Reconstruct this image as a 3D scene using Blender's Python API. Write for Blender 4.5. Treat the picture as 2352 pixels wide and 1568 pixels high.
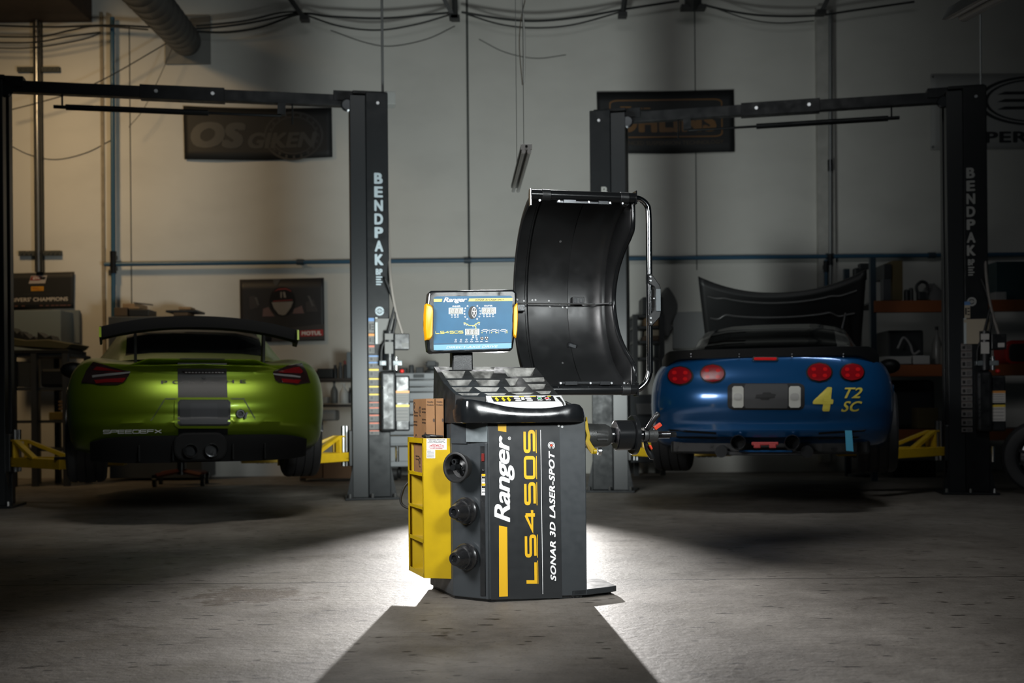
import bpy, bmesh, math, random
from mathutils import Vector, Matrix
from mathutils.bvhtree import BVHTree
from math import sin, cos, pi, radians as R
random.seed(7)
S = bpy.context.scene
COL = S.collection
for o in list(bpy.data.objects): bpy.data.objects.remove(o)

# ------------------------------------------------------------------ camera
FPX, CAMH, CX, CY, ROLL = 2480., .774, 1176., 946., R(.5)   # focal length in px, eye height, principal point (2352x1568 frame)
cd = bpy.data.cameras.new('camera'); cam = bpy.data.objects.new('camera', cd); COL.objects.link(cam)
cd.sensor_width = 36; cd.lens = FPX/2352*36; cd.shift_y = (CY-784)/2352
cam.matrix_world = Matrix.Translation((0, 0, CAMH)) @ Matrix.Rotation(pi/2, 4, 'X') @ Matrix.Rotation(-ROLL, 4, 'Z')
cd.dof.use_dof = True; cd.dof.focus_distance = 4.5; cd.dof.aperture_fstop = 2.8; cd.clip_end = 100
S.camera = cam
# ------------------------------------------------------------------ world, lights, exposure
S.view_settings.view_transform = 'Standard'; S.view_settings.look = 'None'; S.view_settings.gamma = 1
S.view_settings.use_curve_mapping = False; S.view_settings.exposure = 0
w = bpy.data.worlds.new('world'); S.world = w; w.use_nodes = True
bg = w.node_tree.nodes['Background']; bg.inputs[0].default_value = (.62, .85, 1, 1); bg.inputs[1].default_value = .007
def aim(o, tgt): o.rotation_euler = (Vector(tgt)-o.location).to_track_quat('-Z', 'Y').to_euler()
def light(name, kind, loc, tgt, power, col=(1, 1, 1), **kw):
    l = bpy.data.lights.new(name, kind); l.energy = power; l.color = col
    for k, v in kw.items(): setattr(l, k, v)
    o = bpy.data.objects.new(name, l); COL.objects.link(o); o.location = loc; aim(o, tgt); return o
# strobe behind the balancer, low, thrown at the floor and its back
light('strobe_floor', 'SPOT', (-.12, 9.9, 1.02), (-.1, 4.6, 0), 2900, (1, .97, .94), spot_size=R(37), spot_blend=1, shadow_soft_size=.04)
# strobe behind the balancer, thrown up at the rear wall
light('strobe_wall', 'SPOT', (-.15, 7.4, 1.0), (-.7, 13.5, 2.4), 520, (.92, 1, .98), spot_size=R(108), spot_blend=1, shadow_soft_size=.4)
# softboxes in front and overhead, plus an added ceiling fill
light('key_softbox', 'AREA', (-2.2, 2.4, 2.5), (.0, 4.5, .9), 26, (1, 1, 1), shape='RECTANGLE', size=1.2, size_y=1.0, spread=R(62))
light('front_softbox', 'AREA', (1.8, .5, 2.4), (.1, 4.5, .95), 10, (.95, 1, 1), shape='RECTANGLE', size=.9, size_y=.8, spread=R(33))
light('hair_softbox', 'AREA', (.1, 8.1, 4.7), (.1, 4.6, .9), 5, (1, 1, 1), shape='RECTANGLE', size=1.0, size_y=.35, spread=R(35))
light('overhead_strip', 'AREA', (-1.0, 5.4, 4.6), (-2.0, 7.8, .9), 8.5, (1, .97, .9), shape='RECTANGLE', size=2.4, size_y=.2, spread=R(48))
light('overhead_strip', 'AREA', (2.2, 5.6, 4.6), (2.0, 8.2, .9), 6, (.95, .98, 1), shape='RECTANGLE', size=2.4, size_y=.12, spread=R(48))
light('ceiling_fill', 'AREA', (.3, 4.6, 5.9), (.7, 13.0, 2.6), 13, (.97, 1, 1), shape='RECTANGLE', size=5, size_y=1.2, spread=R(80))  # added fill imitating light bounced off the ceiling, no lamp there
light('warm_lamp', 'AREA', (-5.6, 10.6, 5.6), (-5.2, 13.5, 2.6), 24, (1, .68, .34), shape='DISK', size=.7, spread=R(110))

# ------------------------------------------------------------------ projection helpers
def ray(px, py):
    u = px-CX; v = py-CY; c, s = cos(ROLL), sin(ROLL)
    return Vector(((u*c-v*s)/FPX, 1, -(u*s+v*c)/FPX))
def at(px, py, d):
    r = ray(px, py); return Vector((r.x*d, d, CAMH+r.z*d))
class Frame:
    """a thing's own frame: base point and turn about z"""
    def __init__(s, x, y, z, deg):
        s.M = Matrix.Translation((x, y, z)) @ Matrix.Rotation(R(deg), 4, 'Z'); s.I = s.M.inverted(); s.loc = (x, y, z); s.rot = R(deg)
    def hit(s, px, py, p, n):
        o = s.I @ Vector((0, 0, CAMH)); d = s.I.to_3x3() @ ray(px, py); n = Vector(n)
        return o + d*((Vector(p)-o).dot(n)/d.dot(n))
    def hx(s, px, py, v): return s.hit(px, py, (v, 0, 0), (1, 0, 0))
    def hy(s, px, py, v): return s.hit(px, py, (0, v, 0), (0, 1, 0))
    def hz(s, px, py, v): return s.hit(px, py, (0, 0, v), (0, 0, 1))

# ------------------------------------------------------------------ materials
MT = {}
def mat(name, col, rough=.5, metal=0., coat=0., noise=0., nscale=8., bump=0., bscale=60., spec=.5, alpha=None, emit=0., wear=0.):
    if name in MT: return MT[name]
    m = bpy.data.materials.new(name); m.use_nodes = True; nt = m.node_tree; b = nt.nodes['Principled BSDF']
    b.inputs['Base Color'].default_value = (*col, 1); b.inputs['Roughness'].default_value = rough; b.inputs['Metallic'].default_value = metal
    b.inputs['Coat Weight'].default_value = coat; b.inputs['Coat Roughness'].default_value = .08; b.inputs['Specular IOR Level'].default_value = spec
    tc = nt.nodes.new('ShaderNodeTexCoord')
    if noise:
        n = nt.nodes.new('ShaderNodeTexNoise'); n.inputs['Scale'].default_value = nscale; n.inputs['Detail'].default_value = 6
        nt.links.new(tc.outputs['Object'], n.inputs['Vector'])
        r = nt.nodes.new('ShaderNodeValToRGB'); e = r.color_ramp.elements
        e[0].position = .3; e[1].position = .7
        e[0].color = (*[c*(1-noise) for c in col], 1); e[1].color = (*[min(1, c*(1+noise)) for c in col], 1)
        nt.links.new(n.outputs['Fac'], r.inputs['Fac']); nt.links.new(r.outputs['Color'], b.inputs['Base Color'])
    if wear:
        n = nt.nodes.new('ShaderNodeTexNoise'); n.inputs['Scale'].default_value = nscale*2.3; n.inputs['Detail'].default_value = 8
        nt.links.new(tc.outputs['Object'], n.inputs['Vector'])
        mr = nt.nodes.new('ShaderNodeMapRange'); mr.inputs['From Min'].default_value = .35; mr.inputs['From Max'].default_value = .68
        mr.inputs['To Min'].default_value = max(.02, rough-wear); mr.inputs['To Max'].default_value = rough+wear
        nt.links.new(n.outputs['Fac'], mr.inputs['Value']); nt.links.new(mr.outputs['Result'], b.inputs['Roughness'])
    if bump:
        n = nt.nodes.new('ShaderNodeTexNoise'); n.inputs['Scale'].default_value = bscale; n.inputs['Detail'].default_value = 4
        nt.links.new(tc.outputs['Object'], n.inputs['Vector'])
        bp = nt.nodes.new('ShaderNodeBump'); bp.inputs['Strength'].default_value = bump; bp.inputs['Distance'].default_value = .004
        nt.links.new(n.outputs['Fac'], bp.inputs['Height']); nt.links.new(bp.outputs['Normal'], b.inputs['Normal'])
    if emit:
        b.inputs['Emission Color'].default_value = (*col, 1); b.inputs['Emission Strength'].default_value = emit
    if alpha is not None:
        out = nt.nodes['Material Output']; t = nt.nodes.new('ShaderNodeBsdfTransparent'); t.inputs[0].default_value = (*alpha, 1)
        mx = nt.nodes.new('ShaderNodeMixShader'); fr = nt.nodes.new('ShaderNodeFresnel'); fr.inputs['IOR'].default_value = 1.5
        nt.links.new(fr.outputs[0], mx.inputs[0]); nt.links.new(t.outputs[0], mx.inputs[1]); nt.links.new(b.outputs[0], mx.inputs[2])
        nt.links.new(mx.outputs[0], out.inputs['Surface'])
    MT[name] = m; return m

def concrete():
    m = bpy.data.materials.new('concrete_floor'); m.use_nodes = True; nt = m.node_tree; N = nt.nodes; L = nt.links
    b = N['Principled BSDF']; tc = N.new('ShaderNodeNewGeometry')
    def noise(sc, det=8, ro=.6, vec=None, dist=0.):
        n = N.new('ShaderNodeTexNoise'); n.inputs['Scale'].default_value = sc; n.inputs['Detail'].default_value = det
        n.inputs['Roughness'].default_value = ro; n.inputs['Distortion'].default_value = dist
        L.new(vec or tc.outputs['Position'], n.inputs['Vector']); return n.outputs['Fac']
    def ramp(f, p0, p1, c0, c1):
        r = N.new('ShaderNodeValToRGB'); e = r.color_ramp.elements; e[0].position = p0; e[1].position = p1; e[0].color = (*c0, 1); e[1].color = (*c1, 1)
        L.new(f, r.inputs['Fac']); return r.outputs['Color']
    def mult(a, bb, fac=1.):
        x = N.new('ShaderNodeMix'); x.data_type = 'RGBA'; x.blend_type = 'MULTIPLY'; x.inputs[0].default_value = fac
        L.new(a, x.inputs[6]); L.new(bb, x.inputs[7]); return x.outputs[2]
    c = ramp(noise(1.1, 9, .65, dist=.4), .3, .72, (.125, .11, .094), (.27, .247, .218))
    c = mult(c, ramp(noise(9, 8, .7), .32, .6, (.72, .71, .7), (1, 1, 1)))
    c = mult(c, ramp(noise(2.3, 10, .72, dist=.9), .30, .40, (.5, .46, .42), (1, 1, 1)))
    c = mult(c, ramp(noise(60, 4, .6), .33, .42, (.72, .7, .68), (1, 1, 1)))
    mp = N.new('ShaderNodeMapping'); L.new(tc.outputs['Position'], mp.inputs['Vector']); mp.inputs['Scale'].default_value = (3.4, 9, 1); mp.inputs['Rotation'].default_value = (0, 0, .35)
    c = mult(c, ramp(noise(3.2, 3, .6, mp.outputs[0], 1.5), .285, .31, (.16, .15, .14), (1, 1, 1)))
    mp2 = N.new('ShaderNodeMapping'); L.new(tc.outputs['Position'], mp2.inputs['Vector']); mp2.inputs['Scale'].default_value = (2, 60, 1); mp2.inputs['Rotation'].default_value = (0, 0, -.5)
    c = mult(c, ramp(noise(1.6, 3, .5, mp2.outputs[0], .6), .30, .36, (.62, .6, .57), (1, 1, 1)))
    def chips(sc, stretch, rot, r0, r1, keep, dark):
        mp_ = N.new('ShaderNodeMapping'); L.new(tc.outputs['Position'], mp_.inputs['Vector']); mp_.inputs['Scale'].default_value = stretch; mp_.inputs['Rotation'].default_value = (0, 0, rot)
        v = N.new('ShaderNodeTexVoronoi'); v.inputs['Scale'].default_value = sc; v.voronoi_dimensions = '2D'; L.new(mp_.outputs[0], v.inputs['Vector'])
        s_ = N.new('ShaderNodeSeparateColor'); L.new(v.outputs['Color'], s_.inputs[0])
        far = N.new('ShaderNodeMath'); far.operation = 'GREATER_THAN'; L.new(s_.outputs[0], far.inputs[0]); far.inputs[1].default_value = keep
        nz = N.new('ShaderNodeMath'); nz.operation = 'MULTIPLY_ADD'; L.new(noise(40, 3), nz.inputs[0]); nz.inputs[1].default_value = r1*1.6; L.new(v.outputs['Distance'], nz.inputs[2])
        ad = N.new('ShaderNodeMath'); ad.operation = 'ADD'; L.new(nz.outputs[0], ad.inputs[0]); L.new(far.outputs[0], ad.inputs[1])
        return ramp(ad.outputs[0], r0+r1*.8, r1*1.8, dark, (1, 1, 1))
    c = mult(c, chips(4, (1, 1.6, 1), .3, .04, .07, .5, (.22, .2, .18)))
    c = mult(c, chips(2.4, (1, 3.2, 1), .25, .05, .09, .4, (.2, .18, .165)))
    c = mult(c, chips(1.6, (1, 18, 1), -.45, .04, .10, .35, (.4, .38, .35)))
    # the saw-cut joint across the slab and one wide worn patch at its left
    sp = N.new('ShaderNodeSeparateXYZ'); L.new(tc.outputs['Position'], sp.inputs[0])
    def mth(op, a, v=None, bb=None):
        x = N.new('ShaderNodeMath'); x.operation = op; L.new(a, x.inputs[0])
        if bb is not None: L.new(bb, x.inputs[1])
        elif v is not None: x.inputs[1].default_value = v
        return x.outputs[0]
    wob = mth('MULTIPLY', noise(5, 5), .03)
    dy = mth('ABSOLUTE', mth('ADD', mth('ADD', sp.outputs['Y'], -4.965), bb=wob))
    c = mult(c, ramp(dy, .004, .011, (.12, .11, .1), (1, 1, 1)))
    dx = mth('MULTIPLY', mth('ADD', sp.outputs['X'], 1.12), .8); d2 = mth('ADD', sp.outputs['Y'], -4.62)
    dd = mth('SQRT', mth('ADD', mth('MULTIPLY', dx, bb=dx), bb=mth('MULTIPLY', d2, bb=d2)))
    dd = mth('ADD', dd, bb=mth('MULTIPLY', noise(7, 9, .7), .9))
    c = mult(c, ramp(dd, .60, .66, (.5, .43, .36), (1, 1, 1)))
    L.new(c, b.inputs['Base Color'])
    mr = N.new('ShaderNodeMapRange'); mr.inputs['From Min'].default_value = .3; mr.inputs['From Max'].default_value = .7; mr.inputs['To Min'].default_value = .42; mr.inputs['To Max'].default_value = .7; b.inputs['Specular IOR Level'].default_value = .28
    L.new(noise(2.5), mr.inputs['Value']); L.new(mr.outputs[0], b.inputs['Roughness'])
    bp = N.new('ShaderNodeBump'); bp.inputs['Strength'].default_value = .35; bp.inputs['Distance'].default_value = .01
    L.new(noise(28, 8, .65), bp.inputs['Height']); L.new(bp.outputs[0], b.inputs['Normal'])
    return m

def paintwall():
    m = bpy.data.materials.new('painted_concrete_wall'); m.use_nodes = True; nt = m.node_tree; N = nt.nodes; L = nt.links
    b = N['Principled BSDF']; tc = N.new('ShaderNodeTexCoord'); b.inputs['Roughness'].default_value = .75
    def ramp(f, p0, p1, c0, c1):
        r = N.new('ShaderNodeValToRGB'); e = r.color_ramp.elements; e[0].position = p0; e[1].position = p1; e[0].color = (*c0, 1); e[1].color = (*c1, 1)
        L.new(f, r.inputs['Fac']); return r.outputs['Color']
    def noise(sc, det, stretch=(1, 1, 1)):
        mp = N.new('ShaderNodeMapping'); mp.inputs['Scale'].default_value = stretch; L.new(tc.outputs['Object'], mp.inputs['Vector'])
        n = N.new('ShaderNodeTexNoise'); n.inputs['Scale'].default_value = sc; n.inputs['Detail'].default_value = det; L.new(mp.outputs[0], n.inputs['Vector']); return n.outputs['Fac']
    x = N.new('ShaderNodeMix'); x.data_type = 'RGBA'; x.blend_type = 'MULTIPLY'; x.inputs[0].default_value = 1
    L.new(ramp(noise(.5, 6, (1, 1, .5)), .3, .7, (.57, .56, .52), (.66, .65, .61)), x.inputs[6])
    L.new(ramp(noise(2.2, 8, (.5, 1, 1)), .25, .55, (.9, .9, .9), (1, 1, 1)), x.inputs[7])
    L.new(x.outputs[2], b.inputs['Base Color'])
    bp = N.new('ShaderNodeBump'); bp.inputs['Strength'].default_value = .15; L.new(noise(20, 5), bp.inputs['Height']); L.new(bp.outputs[0], b.inputs['Normal'])
    return m

M_floor = concrete(); M_wall = paintwall()
gun = mat('charcoal_powder_coat', (.032, .037, .041), .42, noise=.04, nscale=14, bump=.05, bscale=400, wear=.06)
gun2 = mat('charcoal_decal_film', (.016, .018, .020), .38, wear=.04, nscale=10)
steelg = mat('grey_powder_coat', (.17, .195, .205), .4, metal=.2, noise=.25, nscale=12, wear=.12)
yel = mat('yellow_powder_coat', (.45, .30, .002), .38, noise=.05, nscale=20, bump=.05, bscale=500)
yeld = mat('yellow_vinyl', (.80, .46, .012), .4)
whitev = mat('white_vinyl', (.93, .93, .93), .4)
blk = mat('black_plastic', (.012, .013, .014), .38, bump=.1, bscale=300, wear=.12)
blkg = mat('black_gloss_plastic', (.008, .009, .010), .2, coat=.3, wear=.1, nscale=9)
blks = mat('black_satin_steel', (.012, .013, .014), .17, metal=.3)
trayp = mat('worn_black_tray', (.012, .0125, .0125), .5, noise=.4, nscale=16, wear=.1, spec=.35)
chrome = mat('polished_steel', (.75, .77, .78), .12, metal=1)
steel = mat('brushed_steel', (.5, .51, .52), .3, metal=1)
dksteel = mat('dark_steel', (.06, .063, .067), .22, metal=.8)
rub = mat('black_rubber', (.013, .0135, .014), .55, bump=.1, bscale=120)
redp = mat('red_plastic', (.85, .06, .015), .4)
card = mat('cardboard', (.21, .105, .042), .8, noise=.15, nscale=10)
ink = mat('dark_print', (.05, .03, .02), .7)
white = mat('white_paper', (.8, .8, .78), .6)
blackv = mat('black_vinyl', (.01, .01, .01), .5)

# ------------------------------------------------------------------ mesh building
def sm(t): t = max(0., min(1., t)); return t*t*(3-2*t)
def lerp(a, b, t): return a+(b-a)*t
def interp(tab, x):
    if x <= tab[0][0]: return tab[0][1]
    for (x0, y0), (x1, y1) in zip(tab, tab[1:]):
        if x <= x1: return y0+(y1-y0)*sm((x-x0)/(x1-x0))
    return tab[-1][1]
def lin(tab, x):
    if x <= tab[0][0]: return tab[0][1]
    for (x0, y0), (x1, y1) in zip(tab, tab[1:]):
        if x <= x1: return y0+(y1-y0)*(x-x0)/(x1-x0)
    return tab[-1][1]
class MB:
    def __init__(s): s.v = []; s.f = []; s.mi = []; s.m = 0
    def add(s, vs, fs, X=None):
        k = len(s.v)
        for p in vs:
            p = Vector(p); s.v.append(X @ p if X is not None else p)
        for f in fs: s.f.append([i+k for i in f]); s.mi.append(s.m)
        return s
    def box(s, c, d, X=None, rz=0, rx=0, ry=0):
        a, b, e = d[0]/2, d[1]/2, d[2]/2
        T = Matrix.Translation(c)
        if rz: T = T @ Matrix.Rotation(rz, 4, 'Z')
        if rx: T = T @ Matrix.Rotation(rx, 4, 'X')
        if ry: T = T @ Matrix.Rotation(ry, 4, 'Y')
        if X is not None: T = X @ T
        return s.add([(x, y, z) for z in (-e, e) for y in (-b, b) for x in (-a, a)],
                     [(0, 2, 3, 1), (4, 5, 7, 6), (0, 1, 5, 4), (2, 6, 7, 3), (0, 4, 6, 2), (1, 3, 7, 5)], T)
    def bx(s, x0, x1, y0, y1, z0, z1, X=None):
        return s.box(((x0+x1)/2, (y0+y1)/2, (z0+z1)/2), (abs(x1-x0), abs(y1-y0), abs(z1-z0)), X)
    def prism(s, poly, d, X=None):
        """polygon in xy, thickness along z from 0 to d"""
        n = len(poly); vs = [(x, y, 0) for x, y in poly]+[(x, y, d) for x, y in poly]
        return s.add(vs, [tuple(range(n))[::-1], tuple(range(n, 2*n))]+[(i, (i+1) % n, n+(i+1) % n, n+i) for i in range(n)], X)
    def lathe(s, prof, X=None, n=32, a0=0, a1=2*pi, cap=True):
        """profile (z, r) turned about z"""
        full = abs(a1-a0-2*pi) < 1e-6; c = n if full else n+1; vs = []; fs = []
        for z, r in prof:
            for i in range(c):
                a = a0+(a1-a0)*i/n; vs.append((r*cos(a), r*sin(a), z))
        for j in range(len(prof)-1):
            for i in range(n):
                i2 = (i+1) % c; fs.append((j*c+i, j*c+i2, (j+1)*c+i2, (j+1)*c+i))
        if cap and full:
            if prof[0][1] > 1e-5: fs.append(tuple(range(c))[::-1])
            if prof[-1][1] > 1e-5: fs.append(tuple((len(prof)-1)*c+i for i in range(c)))
        return s.add(vs, fs, X)
    def cyl(s, p0, p1, r, r1=None, n=16):
        p0 = Vector(p0); p1 = Vector(p1); d = p1-p0
        return s.lathe([(0, r), (d.length, r if r1 is None else r1)], Matrix.Translation(p0) @ d.to_track_quat('Z', 'Y').to_matrix().to_4x4(), n)
    def tube(s, pts, r, n=10, X=None):
        pts = [Vector(p) for p in pts]; vs = []; fs = []; up = None
        for i, p in enumerate(pts):
            t = (pts[min(i+1, len(pts)-1)]-pts[max(i-1, 0)]).normalized()
            if up is None: up = Vector((0, 0, 1)) if abs(t.z) < .9 else Vector((0, 1, 0))
            a = t.cross(up).normalized(); b = a.cross(t).normalized(); up = b
            rr = r[i] if isinstance(r, (list, tuple)) else r
            for k in range(n): vs.append(p+a*(rr*cos(2*pi*k/n))+b*(rr*sin(2*pi*k/n)))
        for i in range(len(pts)-1):
            for k in range(n): fs.append((i*n+k, i*n+(k+1) % n, (i+1)*n+(k+1) % n, (i+1)*n+k))
        fs.append(tuple(range(n))[::-1]); fs.append(tuple((len(pts)-1)*n+k for k in range(n)))
        return s.add(vs, fs, X)
    def ball(s, c, r, n=16, X=None):
        r = r if isinstance(r, (tuple, list)) else (r, r, r)
        T = Matrix.Translation(c) @ Matrix.Diagonal((*r, 1)); T = X @ T if X is not None else T
        return s.lathe([(-cos(pi*j/(n//2)), max(1e-6, sin(pi*j/(n//2)))) for j in range(n//2+1)], T, n)
    def grid(s, P, X=None, loop=False):
        """P[i][j] points"""
        r = len(P); c = len(P[0]); vs = [p for row in P for p in row]; fs = []
        for i in range(r-1):
            for j in range(c if loop else c-1): fs.append((i*c+j, i*c+(j+1) % c, (i+1)*c+(j+1) % c, (i+1)*c+j))
        return s.add(vs, fs, X)
    def build(s, name, mats, parent=None, smooth=None, bevel=0, local=True, loc=None, solid=0, seg=2):
        """parent given: vertices are in the parent's frame. No parent: vertices are in world space, origin moved to the base."""
        vs = s.v; o = None
        if parent is None:
            xs = [p.x for p in vs]; ys = [p.y for p in vs]; zs = [p.z for p in vs]
            base = Vector(((min(xs)+max(xs))/2, (min(ys)+max(ys))/2, min(zs))); vs = [p-base for p in vs]
        me = bpy.data.meshes.new(name); me.from_pydata([tuple(p) for p in vs], [], s.f)
        for m in (mats if isinstance(mats, (list, tuple)) else [mats]): me.materials.append(m)
        for p, k in zip(me.polygons, s.mi): p.material_index = k
        bm = bmesh.new(); bm.from_mesh(me)
        bmesh.ops.remove_doubles(bm, verts=bm.verts, dist=1e-5)
        bmesh.ops.recalc_face_normals(bm, faces=bm.faces); bm.to_mesh(me); bm.free()
        o = bpy.data.objects.new(name, me); COL.objects.link(o)
        if parent is None: o.location = base
        else: o.parent = parent
        if smooth is not None:
            me.shade_smooth(); me.set_sharp_from_angle(angle=R(smooth))
        if solid:
            md = o.modifiers.new('solid', 'SOLIDIFY'); md.thickness = solid; md.offset = 0
        if bevel:
            md = o.modifiers.new('bevel', 'BEVEL'); md.width = bevel; md.segments = seg; md.limit_method = 'ANGLE'; md.angle_limit = R(35); md.harden_normals = False
        return o
def tag(o, label=None, cat=None, group=None, kind=None):
    for k, v in (('label', label), ('category', cat), ('group', group), ('kind', kind)):
        if v: o[k] = v
    return o
def empty(name, fr, label, cat, group=None):
    o = bpy.data.objects.new(name, None); COL.objects.link(o); o.empty_display_size = .2
    o.location = fr.loc; o.rotation_euler = (0, 0, fr.rot); return tag(o, label, cat, group)
def rect_ring(x0, x1, y0, y1, r, n=5):
    """rounded rectangle polygon"""
    P = []
    for cx, cy, a in ((x1-r, y1-r, 0), (x0+r, y1-r, pi/2), (x0+r, y0+r, pi), (x1-r, y0+r, 3*pi/2)):
        for i in range(n+1): P.append((cx+r*cos(a+pi/2*i/n), cy+r*sin(a+pi/2*i/n)))
    return P
def bez(P, n=12, closed=False):
    """Catmull-Rom through points"""
    P = [Vector(p) for p in P]; out = []; m = len(P)
    for i in range(m if closed else m-1):
        p0 = P[(i-1) % m] if closed or i > 0 else P[0]*2-P[1]
        p1 = P[i]; p2 = P[(i+1) % m]; p3 = P[(i+2) % m] if closed or i+2 < m else P[-1]*2-P[-2]
        for k in range(n):
            t = k/n; out.append(.5*((2*p1)+(p2-p0)*t+(2*p0-5*p1+4*p2-p3)*t*t+(3*p1-p0-3*p2+p3)*t**3))
    if not closed: out.append(P[-1])
    return out

# lettering ---------------------------------------------------------------
TXT = {}
def text2d(s, bold=0., shear=0., lines=False, spc=1.):
    """built-in lettering fitted to a unit box; weight added by shifted copies"""
    k = (s, bold, shear, spc)
    if k in TXT: return TXT[k]
    cu = bpy.data.curves.new('lettering', 'FONT'); cu.body = s; cu.size = 1; cu.shear = shear; cu.space_character = spc*(1+bold*1.6); cu.resolution_u = 4
    ob = bpy.data.objects.new('lettering', cu); COL.objects.link(ob); dg = bpy.context.evaluated_depsgraph_get(); dg.update()
    me = bpy.data.meshes.new_from_object(ob.evaluated_get(dg)); v0 = [(v.co.x, v.co.y) for v in me.vertices]; f0 = [tuple(p.vertices) for p in me.polygons]
    bpy.data.objects.remove(ob); bpy.data.curves.remove(cu); bpy.data.meshes.remove(me); vs = []; fs = []
    for dx, dy in ([(0, 0)] if bold < .005 else [(0, 0), (1, 0), (-1, 0), (0, .7), (0, -.7), (.8, .6), (-.8, .6), (.8, -.6), (-.8, -.6)]):
        n = len(vs); vs += [(x+dx*bold, y+dy*bold, len(fs)//max(1, len(f0))*4e-5) for x, y in v0]; fs += [tuple(i+n for i in f) for f in f0]
    x0 = min(v[0] for v in vs); x1 = max(v[0] for v in vs); y0 = min(v[1] for v in vs); y1 = max(v[1] for v in vs)
    TXT[k] = ([((x-x0)/(x1-x0), (y-y0)/(y1-y0), h) for x, y, h in vs], fs); return TXT[k]
GL = {'L': [[(0, 1), (0, 0), (1, 0)]], 'S': [[(1, 1), (0, 1), (0, .5), (1, .5), (1, 0), (0, 0)]], '4': [[(.75, 0), (.75, 1)], [(.75, 1), (0, .3), (1, .3)]],
      '5': [[(1, 1), (0, 1), (0, .55), (1, .55), (1, 0), (0, 0)]], 'D': [[(0, .5), (0, 1), (1, 1), (1, 0), (0, 0), (0, .5)]],
      'P': [[(0, 0), (0, 1), (1, 1), (1, .45), (0, .45)]], 'E': [[(1, 1), (0, 1), (0, 0), (1, 0)], [(0, .5), (.95, .5)]],
      'F': [[(0, 0), (0, 1), (1, 1)], [(0, .5), (.9, .5)]], 'X': [[(0, 0), (1, 1)], [(0, 1), (1, 0)]], 'I': [[(.5, 0), (.5, 1)]],
      'R': [[(0, 0), (0, 1), (1, 1), (1, .45), (0, .45)], [(.45, .45), (1, 0)]], 'C': [[(1, 1), (0, 1), (0, 0), (1, 0)]], 'T': [[(0, 1), (1, 1)], [(.5, 1), (.5, 0)]],
      'A': [[(0, 0), (.5, 1), (1, 0)], [(.2, .35), (.8, .35)]], 'V': [[(0, 1), (.5, 0), (1, 1)]], '-': [[(.1, .5), (.9, .5)]], ' ': []}
def ribbon(P, w):
    """even-width mitred strip along a flat polyline"""
    P = [Vector(p) for p in P]; n = len(P); vs = []
    for i in range(n):
        d0 = (P[i]-P[i-1]).normalized() if i else None; d1 = (P[i+1]-P[i]).normalized() if i < n-1 else None
        d0 = d0 or d1; d1 = d1 or d0; n0 = Vector((-d0.y, d0.x)); n1 = Vector((-d1.y, d1.x)); m_ = (n0+n1).normalized(); k = w/2/max(.4, m_.dot(n0))
        e = -d1*w*.0 if i == 0 else Vector((0, 0)); vs += [P[i]+m_*k+e, P[i]-m_*k+e]
    return [(v.x, v.y) for v in vs], [(2*i, 2*i+1, 2*i+3, 2*i+2) for i in range(n-1)]
def stroke2d(s, th=.16, gap=.22, asp=1.35, stripe=False, rc=.2):
    """square stroke alphabet with rounded corners -> verts/faces in a unit box"""
    vs = []; fs = []; x = 0
    def put(P, w):
        a, f = ribbon(P, w); k = len(vs); h = (k % 7)*4e-5; vs.extend([(u, v, h) for u, v in a]); fs.extend([tuple(i+k for i in q) for q in f])
    for c in s:
        wd = .35 if c == 'I' else (.5 if c in ' -' else asp)
        for pl in GL[c]:
            P = [Vector((x+a*wd, b)) for a, b in pl]; Q = [P[0]]
            for i in range(1, len(P)-1):
                d0 = (P[i]-P[i-1]); d1 = (P[i+1]-P[i]); r = min(rc, d0.length*.45, d1.length*.45)
                if c in 'SDPC5' and abs(d0.dot(d1)) < 1e-3: A = P[i]-d0.normalized()*r; B = P[i]+d1.normalized()*r; Q += [A.lerp(P[i], t).lerp(P[i].lerp(B, t), t) for t in (0, .33, .67, 1)]
                else: Q.append(P[i])
            Q.append(P[-1])
            put(Q, th)
            if stripe:
                for a, b in zip(P, P[1:]):
                    if abs(a.y) < .01 and abs(b.y) < .01: put([Vector((min(a.x, b.x)-th/2, -th*.5-.11)), Vector((max(a.x, b.x)+th/2, -th*.5-.11))], .075)
        x += wd+gap
    x0 = min(v[0] for v in vs); x1 = max(v[0] for v in vs); y0 = min(v[1] for v in vs); y1 = max(v[1] for v in vs)
    return [((a-x0)/(x1-x0), (b-y0)/(y1-y0), h) for a, b, h in vs], fs
def quadmap(q):
    """corner points BL, BR, TR, TL -> bilinear map"""
    q = [Vector(p) for p in q]
    return lambda u, v: (q[0]*(1-u)+q[1]*u)*(1-v)+(q[3]*(1-u)+q[2]*u)*v
def putquad(mb, tv, q, lift=(0, 0, 0)):
    f = quadmap(q); lift = Vector(lift); n = (Vector(q[1])-Vector(q[0])).cross(Vector(q[3])-Vector(q[0])).normalized(); mb.add([f(t[0], t[1])+lift+n*(t[2] if len(t) > 2 else 0) for t in tv[0]], tv[1])
SQ = ([(0, 0), (1, 0), (1, 1), (0, 1)], [(0, 1, 2, 3)])

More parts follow.
